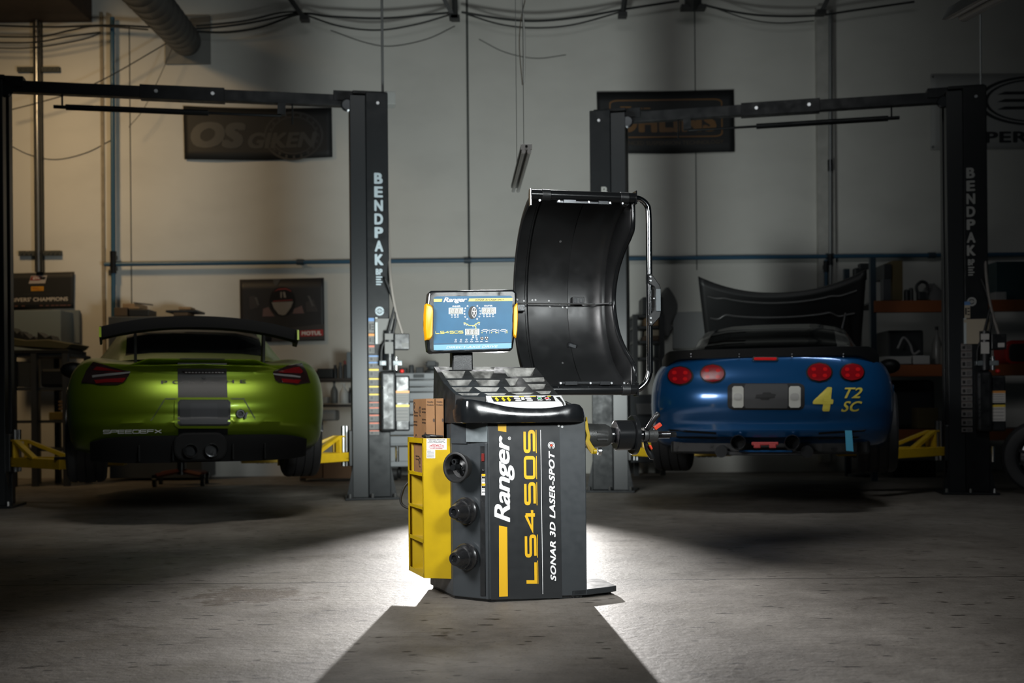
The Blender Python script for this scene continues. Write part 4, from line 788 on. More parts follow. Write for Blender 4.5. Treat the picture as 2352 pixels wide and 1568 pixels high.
# ================================================================== cars
class Car:
    """body surface: plan rounding at the tail, sections along the length. x right, y forward, z up from under the tyres"""
    def __init__(s, fr, W, L, n, zb, zt, zs, g, wheels, Rw, nose, ln):
        s.fr, s.Wf, s.L, s.n, s.zb, s.zt, s.zs, s.g, s.wh, s.Rw, s.nose, s.ln = fr, W, L, n, zb, zt, zs, g, wheels, Rw, nose, ln
    def w(s, y):
        W = interp(s.Wf, y)
        if y < s.L: W *= max(0, 1-((s.L-y)/s.L)**s.n)**(1/s.n)
        if y > s.ln-s.nose: W *= max(.0, 1-((y-s.ln+s.nose)/s.nose)**2.6)**(1/2.6)
        return max(W, 1e-7)
    def wt(s, y): return max(0, 1-y/.7)**2
    def half(s, y):
        w = s.w(y); zb = interp(s.zb, y); zt = interp(s.zt, y); zs = lerp(zt, interp(s.zs, y), sm(y/.5))
        h = zs-zb; P = [(0, zb), (.5*w, zb), (.84*w, zb+.01), (.955*w, zb+.06), (.99*w, zb+.3*h), (w, zb+.5*h), (.985*w, zb+.72*h), (.94*w, zb+.88*h), (.85*w, zs-.012), (.74*w, zs), (.6*w, lerp(zs, zt, .55)), (.45*w, zt+.004), (.2*w, zt+.008), (0, zt+.01)]
        Q = [(p.x, p.y) for p in bez([Vector((a, b)) for a, b in P], 3)]
        return Q
    def sec(s, y):
        H = s.half(y); out = []
        for x, z in H:
            yy = y+lin(s.g, z)*s.wt(y)
            for wy in s.wh:
                if abs(x) > .58 and abs(y-wy) < s.Rw: z = max(z, math.sqrt(s.Rw**2-(y-wy)**2)+.33)
            out.append(Vector((x, yy, z)))
        return out+[Vector((-p.x, p.y, p.z)) for p in out[-2:0:-1]]
    def body(s, mat_, par, stripe=None):
        ys = [s.L*1.2*(i/26)**2.2 for i in range(27)]; y = ys[-1]
        while y < s.ln-s.nose: y += .05; ys.append(min(y, s.ln-s.nose))
        ys += [s.ln-s.nose*(1-i/14)**2 for i in range(1, 15)]
        mb = MB(); rows = [s.sec(y) for y in ys]; mb.grid(rows, loop=True)
        s.bvh = BVHTree.FromPolygons(mb.v, [tuple(f) for f in mb.f]); s.eye = s.fr.I @ Vector((0, 0, CAMH)); s.I3 = s.fr.I.to_3x3()
        return mb.build('body', mat_, par, 50)
    def rear_y(s, x, z):
        """depth of the tail surface at lateral x and height z"""
        zb = interp(s.zb, 0); zt = interp(s.zt, 0); t = (z-zb)/(zt-zb)
        q = lin([(0, .9), (.08, .955), (.3, .99), (.5, 1), (.72, .985), (.88, .94), (1, .85)], t); X = min(abs(x)/q/s.Wf[0][1], .999)
        y0 = s.L-s.L*max(0, 1-X**s.n)**(1/s.n)
        return y0+lin(s.g, z)*s.wt(y0)
    def px(s, px, py, lift=0.):
        """point of the body seen at an image point, raised along the surface normal"""
        d = (s.I3 @ ray(px, py)).normalized(); c, n, _, _ = s.bvh.ray_cast(s.eye, d)
        if c is None:
            c, n, _, _ = s.bvh.find_nearest(s.fr.hy(px, py, .45))
        if n.dot(d) > 0: n = -n
        n = (n*.6-d*.4).normalized(); return c+n*lift
    def patch(s, name, pts, mm, par, lift=.006, th=.012, nu=14, nv=10, smooth=40, **k):
        """panel lying on the tail, outline given in image points"""
        zs = [q[1] for q in pts]; z0, z1 = min(zs), max(zs); F_ = []; B_ = []
        for j in range(nv+1):
            z = lerp(z0+.02, z1-.02, j/nv); xs = []
            for (xa, za), (xb, zb) in zip(pts, pts[1:]+pts[:1]):
                if (za-z)*(zb-z) <= 0 and abs(za-zb) > 1e-9: xs.append(xa+(xb-xa)*(z-za)/(zb-za))
            a, b = min(xs), max(xs); F_.append([s.px(lerp(a, b, i/nu), z, lift) for i in range(nu+1)]); B_.append([s.px(lerp(a, b, i/nu), z, lift-th) for i in range(nu+1)])
        mb = MB(); mb.grid(F_); mb.grid(B_)
        edge = lambda G: [G[0][i] for i in range(nu+1)]+[G[j][nu] for j in range(1, nv+1)]+[G[nv][i] for i in range(nu-1, -1, -1)]+[G[j][0] for j in range(nv-1, 0, -1)]
        mb.grid([edge(F_), edge(B_)], loop=True); return mb.build(name, mm, par, smooth, **k)
    def letters(s, mb, tv, q, lift=.008):
        f = quadmap([Vector((p[0], p[1], 0)) for p in q])
        P = []
        for t in tv[0]: p = f(t[0], t[1]); P.append(s.px(p.x, p.y, lift+(t[2] if len(t) > 2 else 0)))
        mb.add(P, tv[1])
def cabin(par, car, ys, wb, wr, zb, zr, paint, glass, rear, side, wind, jr=7):
    """greenhouse: rows along y, columns across; glass panels are parts of their own"""
    fr_ = [0, .16, .32, .50, .66, .80, .92, 1]; parts = {'roof': MB(), 'rear_window': MB(), 'side_window': MB(), 'side_window_': MB(), 'windscreen': MB()}
    rows = []
    for y in ys:
        a, b, c, d = interp(wb, y), interp(wr, y), interp(zb, y), interp(zr, y); P = []
        for i in range(6): t = i/5; P.append((lerp(a, b, t**.85), y, lerp(c, d-.05*min(1, (d-c)/.2), t)))
        for t in (.94, .84, .6, .3, 0): P.append((b*t, y, d-.05*min(1, (d-c)/.2)*max(0, (t-.55)/.45)**2+.012*(1-t*t)))
        rows.append([Vector(p) for p in P]+[Vector((-p[0], p[1], p[2])) for p in P[-2::-1]])
    n = len(rows[0])
    for i in range(len(rows)-1):
        ym = (ys[i]+ys[i+1])/2
        for j in range(n-1):
            jj = j if j < n//2 else n-2-j; k = 'roof'
            if jj >= jr and rear[0] < ym < rear[1]: k = 'rear_window'
            elif jj >= 6 and wind[0] < ym < wind[1]: k = 'windscreen'
            elif 1 <= jj <= 4 and side[0] < ym < side[1]: k = 'side_window' if j < n//2 else 'side_window_'
            parts[k].add([rows[i][j], rows[i][j+1], rows[i+1][j+1], rows[i+1][j]], [(0, 1, 2, 3)])
    for k, mb in parts.items():
        if mb.v: mb.build(k.rstrip('_'), paint if k == 'roof' else glass, par, 40)
tyre = mat('tyre_rubber', (.018, .0185, .02), .62, bump=.15, bscale=80)
def wheel(par, x, y, wd, r, rim, nspoke=5):
    sx_ = 1 if x > 0 else -1; X = Matrix.Translation((x, y, r)) @ Matrix.Rotation(pi/2*sx_, 4, 'Y'); h = wd/2
    pr = [(-h+.01, r*.66), (-h, r*.74), (-h+.004, r*.9), (-h+.02, r*.972), (-h+.045, r)]
    for k in range(3): z = -h+wd*(.27+.23*k); pr += [(z-.008, r), (z-.006, r-.01), (z+.006, r-.01), (z+.008, r)]
    pr += [(h-.045, r), (h-.02, r*.972), (h-.004, r*.9), (h, r*.74), (h-.01, r*.66)]
    mb = MB(); mb.lathe(pr, X, 48, cap=False); w_ = mb.build('wheel', tyre, par, 30)
    mb = MB(); mb.lathe([(-h+.01, r*.67), (-h+.03, r*.6), (h-.05, r*.58), (h-.012, r*.67)], X, 36, cap=False)
    for k in range(nspoke): a = 2*pi*k/nspoke; mb.box((r*.33*cos(a), r*.33*sin(a), h-.04), (r*.6, .05, .03), X, rz=a)
    mb.lathe([(h-.06, r*.12), (h-.02, r*.11)], X, 20); mb.build('rim', rim, w_, 40)
    return w_
def blob(par, c, r, mm, name):
    mb = MB(); mb.ball(c, r, 20); return mb.build(name, mm, par, 60)

# ---- green coupe
FG = Frame(-2.13, 7.45, .275, 19)
green = mat('satin_green_paint', (.108, .165, .005), .33, metal=.7, coat=.1); gblk = mat('satin_black_paint', (.005, .0055, .006), .45, spec=.3)
gc = Car(FG, [(0, .86), (.5, .905), (1.0, .93), (1.7, .90), (2.5, .89), (3.6, .89), (4.4, .84)], .62, 2.9,
         [(0, .33), (.35, .24), (.8, .2), (4.4, .2)], [(0, .84), (.25, .865), (.8, .90), (1.5, .91), (2.8, .84), (3.6, .74), (4.3, .55)],
         [(0, .84), (.5, .905), (.95, .93), (1.5, .89), (2.4, .82), (3.4, .83), (4.3, .55)],
         [(.2, .14), (.33, .06), (.40, .012), (.445, -.014), (.475, .010), (.56, .0), (.62, .018), (.68, .045), (.74, .075), (.80, .085), (.825, .06), (.845, .03), (.87, .02), (.93, .03)], [.98, 3.45], .36, .75, 4.38)
gr = empty('sports_car', FG, 'satin green coupe with a dark centre stripe and tall wing, on the left lift', 'car', 'cars raised on lifts')
gc.body(green, gr)
gl_d = mat('tinted_glass', (.01, .012, .013), .05, alpha=(.11, .125, .125))
ysG = [.55+.1*i for i in range(33)]
cabin(gr, gc, ysG, [(.55, .60), (1.0, .66), (1.6, .80), (2.4, .82), (3.2, .80), (3.75, .72)], [(.55, .55), (1.2, .54), (1.9, .54), (2.5, .57), (3.2, .6), (3.75, .66)],
      [(.55, .87), (1.2, .88), (3.2, .84), (3.75, .80)], [(.55, .90), (.8, .955), (1.3, 1.16), (1.65, 1.262), (2.1, 1.28), (2.7, 1.23), (3.2, 1.03), (3.75, .82)], green, gl_d, (.84, 2.45), (1.7, 3.0), (2.72, 3.55), 6)
# dark centre stripe: over the deck and down the tail
mb = MB(); rows = []
pts = [(x0, z) for z in [.345+.0295*i for i in range(17)] for x0 in (0,)]
for _, z in pts: rows.append([Vector((x, gc.rear_y(x, z)-.0035, z)) for x in (-.165, -.1, 0, .1, .165)])
for y in (.05, .1, .2, .35, .5, .62, .72): rows.append([Vector((x, max(y, rows[16][0].y), interp(gc.zt, y)+.016)) for x in (-.165, -.1, 0, .1, .165)])
mb.grid(rows); tag(mb.build('centre_stripe', gblk, gr, 60), 'dark satin centre stripe')
# deck lip
mb = MB(); rows = []
for i in range(41):
    x = -.5+1.0*i/40; e = sm((.5-abs(x))/.16); y = gc.rear_y(x, .82)-.012*e; z = .838+.042*e
    rows.append([Vector((x, y+.16, z-.0)), Vector((x, y+.05, z+.006)), Vector((x, y, z+.008)), Vector((x, y-.004, z+.002)), Vector((x, y+.02, z-.016)), Vector((x, y+.06, z-.03))])
mb.grid(rows); lipg = mb.build('deck_spoiler', green, gr, 60)
mb = MB(); rows = [[p+Vector((0, -.002 if k in (2, 3, 4) else 0, .002)) for k, p in enumerate(r)] for r in rows if abs(r[0].x) < .17]; mb.grid(rows); mb.build('spoiler_stripe', gblk, lipg, 60)
# lights
dred = mat('dark_red_lens', (.085, .004, .005), .12, coat=.8); smk = mat('smoked_lens', (.012, .006, .006), .1, coat=.8); redl = mat('red_lens', (.55, .01, .012), .15, coat=.6); clr = mat('clear_led_strip', (.1, .1, .1), .15)
for s_, po, st, rd in ((0, [(187, 880), (200, 850), (214, 832), (240, 838), (275, 847), (300, 852), (297, 862), (286, 878), (270, 884), (230, 884)], [(213, 862), (300, 852), (298, 858), (214, 868)], [(217, 872), (290, 868), (282, 880), (222, 881)]),
                       (1, [(625, 852), (660, 840), (692, 835), (704, 855), (712, 880), (680, 884), (645, 882), (632, 874)], [(628, 858), (690, 863), (688, 868), (630, 862)], [(645, 870), (690, 872), (684, 881), (650, 880)])):
    k = gc.patch('tail_light', po, smk, gr, .008)
    gc.patch('led_strip', st, clr, k, .013, .006, nv=3); gc.patch('red_lens', rd, dred, k, .012, .006, nv=5)
    gc.patch('upper_lens', [(p[0]*.72+(250 if s_ == 0 else 672)*.28, p[1]*.5+428-2) for p in po if p[1] < 862]+([(222, 858), (285, 853)] if s_ == 0 else [(690, 858), (640, 856)])[::(1 if s_ == 0 else 1)], dred, k, .0115, .005)
k = gc.patch('brake_light', [(418, 851), (518, 851), (514, 858), (424, 858)], smk, gr, .016, .02, nv=4)
for i in range(12): x = 425+i*7.6; gc.patch('led', [(x, 852.5), (x+5, 852.5), (x+5, 857), (x, 857)], clr, k, .0185, .004, nu=2, nv=2)
mb = MB(); p = gc.px(468, 866); mb.cyl(p+Vector((0, .01, 0)), p+Vector((0, -.012, 0)), .013, n=14); mb.build('camera_button', gblk, gr, 40)
# plate recess: bevelled lip, panel, plate
gd = mat('green_crease_shade', (.02, .03, .004), .5)  # darker body green for thin strips: crease shade put into the colour
gc.patch('bumper_groove', [(346, 966), (372, 922), (382, 914), (560, 914), (570, 922), (588, 962), (584, 963), (564, 924), (556, 917), (386, 917), (376, 924), (352, 966)], gd, gr, .003, .004, nv=24, nu=2) if False else None
for q in (((346, 966), (348, 966), (380, 917), (377.5, 916)), ((378, 917), (560, 917), (562, 914.5), (380, 914.5)), ((558, 916), (560.5, 915), (588, 963), (586, 964))): gc.patch('crease_shade_strip', q, gd, gr, .003, .004, nv=10)
pl = gc.patch('plate_surround', rect_ring(401, 535, 914, 981, 9), green, gr, .024, .04)
gc.patch('plate_recess', rect_ring(408, 529, 919, 976, 6), gblk, pl, .0255, .004); 
gc.patch('plate_panel', rect_ring(413, 524, 921, 972, 4), mat('bare_plate_panel', (.02, .022, .025), .55, spec=.3), pl, .0275, .006); gc.patch('plate_center', rect_ring(437, 499, 926, 964, 2), mat('bare_plate_centre', (.026, .028, .032), .55, spec=.3), pl, .0295, .004)
mb = MB(); p = gc.px(552, 950); mb.lathe([(0, .031), (.012, .034), (.02, .03), (.02, .020), (0, .020)], Matrix.Translation(p+Vector((0, -.005, 0))) @ Matrix.Rotation(pi/2, 4, 'X'), 8); mb.box(p+Vector((.035, -.03, -.012)), (.012, .04, .045), ry=.3); mb.build('tow_hook', dksteel, gr, 30)
mb = MB(); gc.letters(mb, stroke2d('SPEEDEFX', .17, .28, 1.7), [(237, 995), (371, 993.5), (371, 985), (238, 986.5)]); mb.build('shop_lettering', mat('silver_vinyl', (.85, .86, .85), .4), gr)
mb = MB(); gc.letters(mb, text2d('P O R S C H E', .02), [(370, 882), (565, 880), (565, 872), (370, 874)], .0045); mb.build('maker_lettering', gblk, gr)
# diffuser, exhaust
mb = MB(); rows = []
for i in range(37):
    x = -.74+1.48*i/36; e = 1-(abs(x)/.74)**6; yb = gc.rear_y(x, .38)
    rows.append([Vector((x, yb+.1, .335+.03*e)), Vector((x, yb-.012, .312+.045*e)), Vector((x, yb-.006, .29+.02*e)), Vector((x, yb+.03, .23)), Vector((x, yb+.05, .19-.02*e)), Vector((x, yb+.3, .17))])
mb.grid(rows); mtb = MT['matte_black_wing'] if 'matte_black_wing' in MT else mat('matte_black_wing', (.004, .0042, .0045), .75, spec=.12); df = mb.build('diffuser', mtb, gr, 50)
for x in (-.42, -.2, .2, .42): mb = MB(); mb.box((x, gc.rear_y(x, .38)+.02, .24), (.012, .08, .11)); mb.build('fin', mtb, df, bevel=.002)
mb = MB(); mb.prism(rect_ring(-.2, .16, .18, .378, .08), .06, Matrix(((1, 0, 0, 0), (0, 0, 1, -.02), (0, 1, 0, 0), (0, 0, 0, 1)))); mb.build('exhaust_surround', mtb, gr, bevel=.015)
for x in (-.08, .06): mb = MB(); mb.lathe([(0, .045), (-.06, .048), (-.065, .044), (-.03, .04), (0, .038)], Matrix.Translation((x-.01, -.02, .255)) @ Matrix.Rotation(-pi/2, 4, 'X') , 24); mb.build('exhaust_tip', dksteel, gr, 40)
# rear wing
mb = MB(); rows = []
for i in range(33):
    t = -1+2*i/32; x = .662*t; z = 1.16-.085*abs(t)**2.2; c = .145; y = .16
    rows.append([Vector((x, y+a*c, z+b)) for a, b in ((0, .03), (.02, .034), (.3, -.0), (.7, -.03), (1.3, -.04), (1.3, -.048), (.7, -.054), (.3, -.055), (.02, -.045))])
mb.grid([list(r) for r in rows], loop=True); mb.add(rows[0], [tuple(range(9))]); mb.add(rows[-1], [tuple(range(9))]); wing = mb.build('rear_wing', mat('matte_black_wing', (.004, .0042, .0045), .75, spec=.12), gr, 50)
for s_ in (-1, 1):
    mb = MB(); mb.prism([(.08, 1.10), (.10, 1.03), (.2, .985), (.36, 1.0), (.38, 1.05), (.33, 1.10), (.2, 1.115)], .012, Matrix(((0, 0, 1, s_*.664-.006), (1, 0, 0, 0), (0, 1, 0, 0), (0, 0, 0, 1)))); mb.build('end_plate', gblk, wing, bevel=.003)
    mb = MB(); mb.bx(s_*.664-.007, s_*.664+.007, .078, .086, 1.03, 1.1); tag(mb.build('end_plate_edge', mat('bright_green_edge', (.3, .42, .02), .4), wing), 'bright green edge')
    mb = MB(); mb.prism([(.22, 1.08), (.3, 1.08), (.42, .80), (.28, .80)], .02, Matrix(((0, 0, 1, s_*.44-.01), (1, 0, 0, 0), (0, 1, 0, 0), (0, 0, 0, 1)))); mb.build('wing_strut', gblk, wing, bevel=.003)
for x, y, wd in ((-.79, .98, .28), (.79, .98, .28), (-.78, 3.45, .24), (.78, 3.45, .24)): wheel(gr, x, y, wd, .325, dksteel)
for s_ in (-1, 1):
    mb = MB(); mb.ball((s_*.965, 2.45, .90), (.105, .06, .072), 20); mr_ = mb.build('mirror', gblk, gr, 60); mb = MB(); mb.tube([(s_*.9, 2.5, .87), (s_*.8, 2.52, .82)], [.025, .03], 10); mb.build('mirror_stalk', gblk, mr_, 50)
    mb = MB(); mb.lathe([(0, .36), (0, .385), (.03, .385), (.03, .36)], Matrix.Translation((s_*.905-.015, .98, .33)) @ Matrix.Rotation(pi/2, 4, 'Y'), 30, R(95), R(265)); mb.build('arch_extension', blkg, gr, 40)
    mb = MB(); mb.box((s_*.32, 2.0, .72), (.44, .14, .56), rx=-.2); mb.box((s_*.32, 1.9, 1.04), (.26, .1, .2), rx=-.2); mb.build('seat', blk, gr, bevel=.05, seg=3)
mb = MB(); mb.bx(-.82, .82, 1.4, 3.0, .17, .26); mb.build('underbody', blk, gr)

# ---- blue race car
FB = Frame(1.837, 7.8, .275, -16)
blue = mat('metallic_blue_paint', (.006, .075, .22), .22, metal=.45, coat=.8)
bc = Car(FB, [(0, .86), (.5, .90), (1.0, .93), (2.0, .90), (3.4, .92), (4.5, .85)], .55, 3.6,
         [(0, .30), (.3, .22), (.8, .18), (4.5, .18)], [(0, .88), (.3, .915), (1.0, .92), (2.6, .90), (3.4, .80), (4.45, .58)],
         [(0, .87), (.5, .885), (1.0, .90), (1.8, .86), (3.4, .84), (4.45, .58)],
         [(.18, .1), (.30, .07), (.35, .03), (.39, .045), (.43, .03), (.5, .0), (.6, .0), (.66, .012), (.70, .03), (.80, .045), (.86, .06), (.9, .075)], [.98, 3.6], .36, .8, 4.55)
br = empty('race_car', FB, 'metallic blue race coupe with round tail lamps and yellow number, on the right lift', 'car', 'cars raised on lifts')
bc.body(blue, br)
cabin(br, bc, [.45+.1*i for i in range(31)], [(.45, .62), (1.0, .72), (1.8, .80), (2.6, .80), (3.45, .74)], [(.45, .60), (1.2, .58), (2.0, .56), (2.6, .62), (3.45, .68)],
      [(.45, .90), (3.45, .86)], [(.45, .915), (.7, 1.02), (1.1, 1.15), (1.5, 1.22), (1.9, 1.235), (2.4, 1.18), (3.45, .87)], blkg, gl_d, (.5, 1.62), (1.7, 2.7), (2.3, 3.3))
# roll hoop seen behind the glass
mb = MB(); mb.tube(bez([(-.56, 1.72, .7), (-.55, 1.72, .98), (-.47, 1.72, 1.10), (-.2, 1.72, 1.13), (.2, 1.72, 1.13), (.47, 1.72, 1.10), (.55, 1.72, .98), (.56, 1.72, .7)], 6), .02, 8); mb.build('roll_hoop', blks, br, 60)
for s_ in (-1, 1): mb = MB(); mb.box((s_*.34, 2.0, .68), (.46, .14, .56), rx=-.25); mb.build('seat', blk, br, bevel=.05, seg=3)
# black blade spoiler
mb = MB(); rows = []
for i in range(41):
    t = -1+2*i/40; x = .79*t; e = abs(t); y = bc.rear_y(x*.93, .86)+.01; zb = .885-.09*max(0, (e-.8)/.2)**1.6; zt_ = .945+.0*e-.06*max(0, (e-.9)/.1)**2
    rows.append([Vector((x, y+.03, zb-.02)), Vector((x, y-.01, zb)), Vector((x, y-.022, zt_)), Vector((x, y-.014, zt_+.004)), Vector((x, y+.03, zb+.03)), Vector((x, y+.16, zb-.0))])
mb.grid(rows); spb = mb.build('rear_spoiler', gblk, br, 50)
for px in (1587, 1698, 1819, 1937):
    for py in (813, 819): mb = MB(); p = FB.hy(px, py, .0); y = bc.rear_y(p.x*.93, .86)-.012; p = FB.hy(px, py, y); mb.ball(p, .006, 8); mb.build('bolt', steel, spb, 60)
rlm = mat('red_round_lens', (.24, .004, .008), .2, coat=.6)
for cx, cy, r in ((1563, 863, 30), (1637, 858, 30), (1882, 855, 31), (1957, 855, 29)):
    k = bc.patch('tail_lamp', [(cx+r*1.0*cos(a*pi/12), cy+r*.76*sin(a*pi/12)) for a in range(24)], gblk, br, .006, .012, nv=14)
    k2 = bc.patch('lens', [(cx+r*.88*cos(a*pi/12), cy+r*.66*sin(a*pi/12)) for a in range(24)], rlm, k, .016, .012, nv=14)
    for dx, dy in ((-.42, -.22), (.42, -.22), (-.38, .25), (.40, .25)): bc.patch('reflector', rect_ring(cx+dx*r-5, cx+dx*r+5, cy+dy*r-4, cy+dy*r+4, 3), redl, k, .018, .004, nu=4, nv=4)
k = bc.patch('high_brake_light', rect_ring(1728, 1788, 820, 829, 4), gblk, br, .012, .02, nv=6); bc.patch('lens', rect_ring(1732, 1784, 821.5, 827.5, 2.5), redl, k, .015, .01, nv=4)
k = bc.patch('plate_recess', rect_ring(1671, 1848, 880, 941, 12), gblk, br, .004, .01, nv=14)
bc.patch('plate_panel', rect_ring(1710, 1810, 882, 937, 3), mat('black_plate_panel', (.02, .021, .022), .5), k, .008, .006)
bc.patch('emblem', [(1737, 906), (1750, 906), (1753, 901), (1770, 901), (1773, 905), (1782, 905), (1779, 913), (1768, 913), (1765, 918), (1748, 918), (1746, 914), (1735, 914)], gblk, k, .011, .004, nv=16)
lens_w = mat('clear_lamp_lens', (.45, .45, .41), .2, coat=.5)
for x0, x1 in ((1682, 1708), (1812, 1839)):
    rl_ = bc.patch('reversing_lamp', rect_ring(x0, x1, 887, 936, 4), lens_w, k, .009, .006, nu=6, nv=12); bc.patch('bulb_bowl', rect_ring(x0+3, x1-3, 903, 919, 7), mat('frosted_bowl', (.3, .3, .28), .35), rl_, .012, .004, nu=8, nv=8)
ylv = mat('faded_yellow_vinyl', (.55, .47, .06), .5)
mb = MB(); bc.letters(mb, text2d('4', .05, .12), [(1866, 944), (1915, 944), (1913, 889), (1868, 889)]); mb.build('race_number', ylv, br)
mb = MB(); bc.letters(mb, text2d('T2', .02, .3), [(1937, 914), (1978, 914), (1981, 890), (1940, 890)]); bc.letters(mb, text2d('SC', .02, .3), [(1931, 945), (1977, 944), (1980, 921), (1934, 921)]); mb.build('class_lettering', ylv, br)
for q in (((1534, 985), (1645, 992), (1645, 997), (1540, 990)), ((1548, 1001), (1645, 1003), (1645, 1007), (1560, 1006)), ((1880, 992), (1990, 986), (1984, 991), (1880, 997)), ((1880, 1004), (1975, 1002), (1968, 1006), (1880, 1008))): bc.patch('vent', q, gblk, br, .003, .004, nv=5)
bt = mat('light_blue_tape', (.05, .32, .50), .6)
mb = MB(); p = bc.px(1949, 988); mb.prism([(-.012, .0), (.034, 0), (.044, -.15), (-.006, -.145)], .003, Matrix.Translation((p.x-.012, p.y-.008, p.z)) @ Matrix(((1, 0, 0, 0), (0, 0, -1, 0), (0, 1, 0, 0), (0, 0, 0, 1)))); tag(mb.build('tape_strip', bt, br), 'light blue tape strip')
# lower tail: exhausts, crossmember
mb = MB(); mb.bx(-.72, .72, .22, .4, .17, .34); mb.build('rear_valance', blk, br, bevel=.02)
for x in (-.2, .18): mb = MB(); mb.lathe([(0, .05), (-.1, .056), (-.108, .05), (-.05, .046), (0, .044)], Matrix.Translation((x, .08, .265)) @ Matrix.Rotation(-pi/2, 4, 'X'), 24); mb.build('exhaust_tip', dksteel, br, 40)
mb = MB(); mb.bx(-.33, .31, .10, .16, .165, .195); mb.build('crossmember', gun2, br, bevel=.006)
mb = MB(); mb.bx(-.2, .18, .06, .12, .19, .205); mb.build('blue_brace', blue, br, bevel=.004)
mb = MB(); mb.bx(-.11, .08, .06, .1, .24, .265); mb.box((-.07, .06, .235), (.05, .03, .03)); mb.box((.04, .06, .235), (.05, .03, .03)); mb.build('red_tow_eye', mat('dull_red_metal', (.35, .03, .03), .5), br, bevel=.006)
for x in (-.33, .28): mb = MB(); mb.cyl((x, .06, .195), (x, .16, .195), .045, n=18); mb.build('lamp_bracket', dksteel, br, 40)
for x, y, wd in ((-.80, .98, .30), (.80, .98, .30), (-.79, 3.6, .27), (.79, 3.6, .27)): wheel(br, x, y, wd, .325, dksteel)
for s_ in (-1, 1): mb = MB(); mb.ball((s_*1.0, 2.75, .90), (.10, .06, .07), 20); k = mb.build('mirror', gblk, br, 60); mb = MB(); mb.tube([(s_*.93, 2.78, .87), (s_*.82, 2.8, .83)], [.025, .03], 10); mb.build('mirror_stalk', gblk, k, 50)
# raised bonnet
mb = MB(); rows = []
def bonp(u, v):
    x = .82*u*(1-.08*(1-v)); z = .98+.70*v+(.19*abs(u)**2.2)*v**2; y = 3.55-.62*v*(1-.2)+.62*.0+.10*(1-abs(u)**2); return Vector((x, y+.1*v, z))
for i in range(15): rows.append([bonp(-1+2*j/28, i/14) for j in range(29)])
mb.grid(rows); bon = mb.build('open_bonnet', mat('dark_bonnet_underside', (.010, .0105, .011), .45, spec=.3), br, 60, solid=.03)
for v0, amp in ((.86, .02), (.66, .05)):
    P = [bonp(u, v0+amp*(-1 if abs(u) > .7 else 0)*1.2)+Vector((0, -.03, 0)) for u in [-.9+1.8*i/18 for i in range(19)]]
    mb = MB(); mb.tube(bez(P, 3), .012, 8); mb.build('bonnet_rib', mat('bonnet_rib', (.05, .05, .05), .3), bon, 60)
mb = MB(); mb.tube([(.5, 2.95, .92), (.62, 3.2, 1.45)], .01, 8); mb.build('bonnet_stay', steel, br, 50)
mb = MB(); mb.bx(-.8, .8, 1.4, 3.2, .15, .24); mb.build('underbody', blk, br)

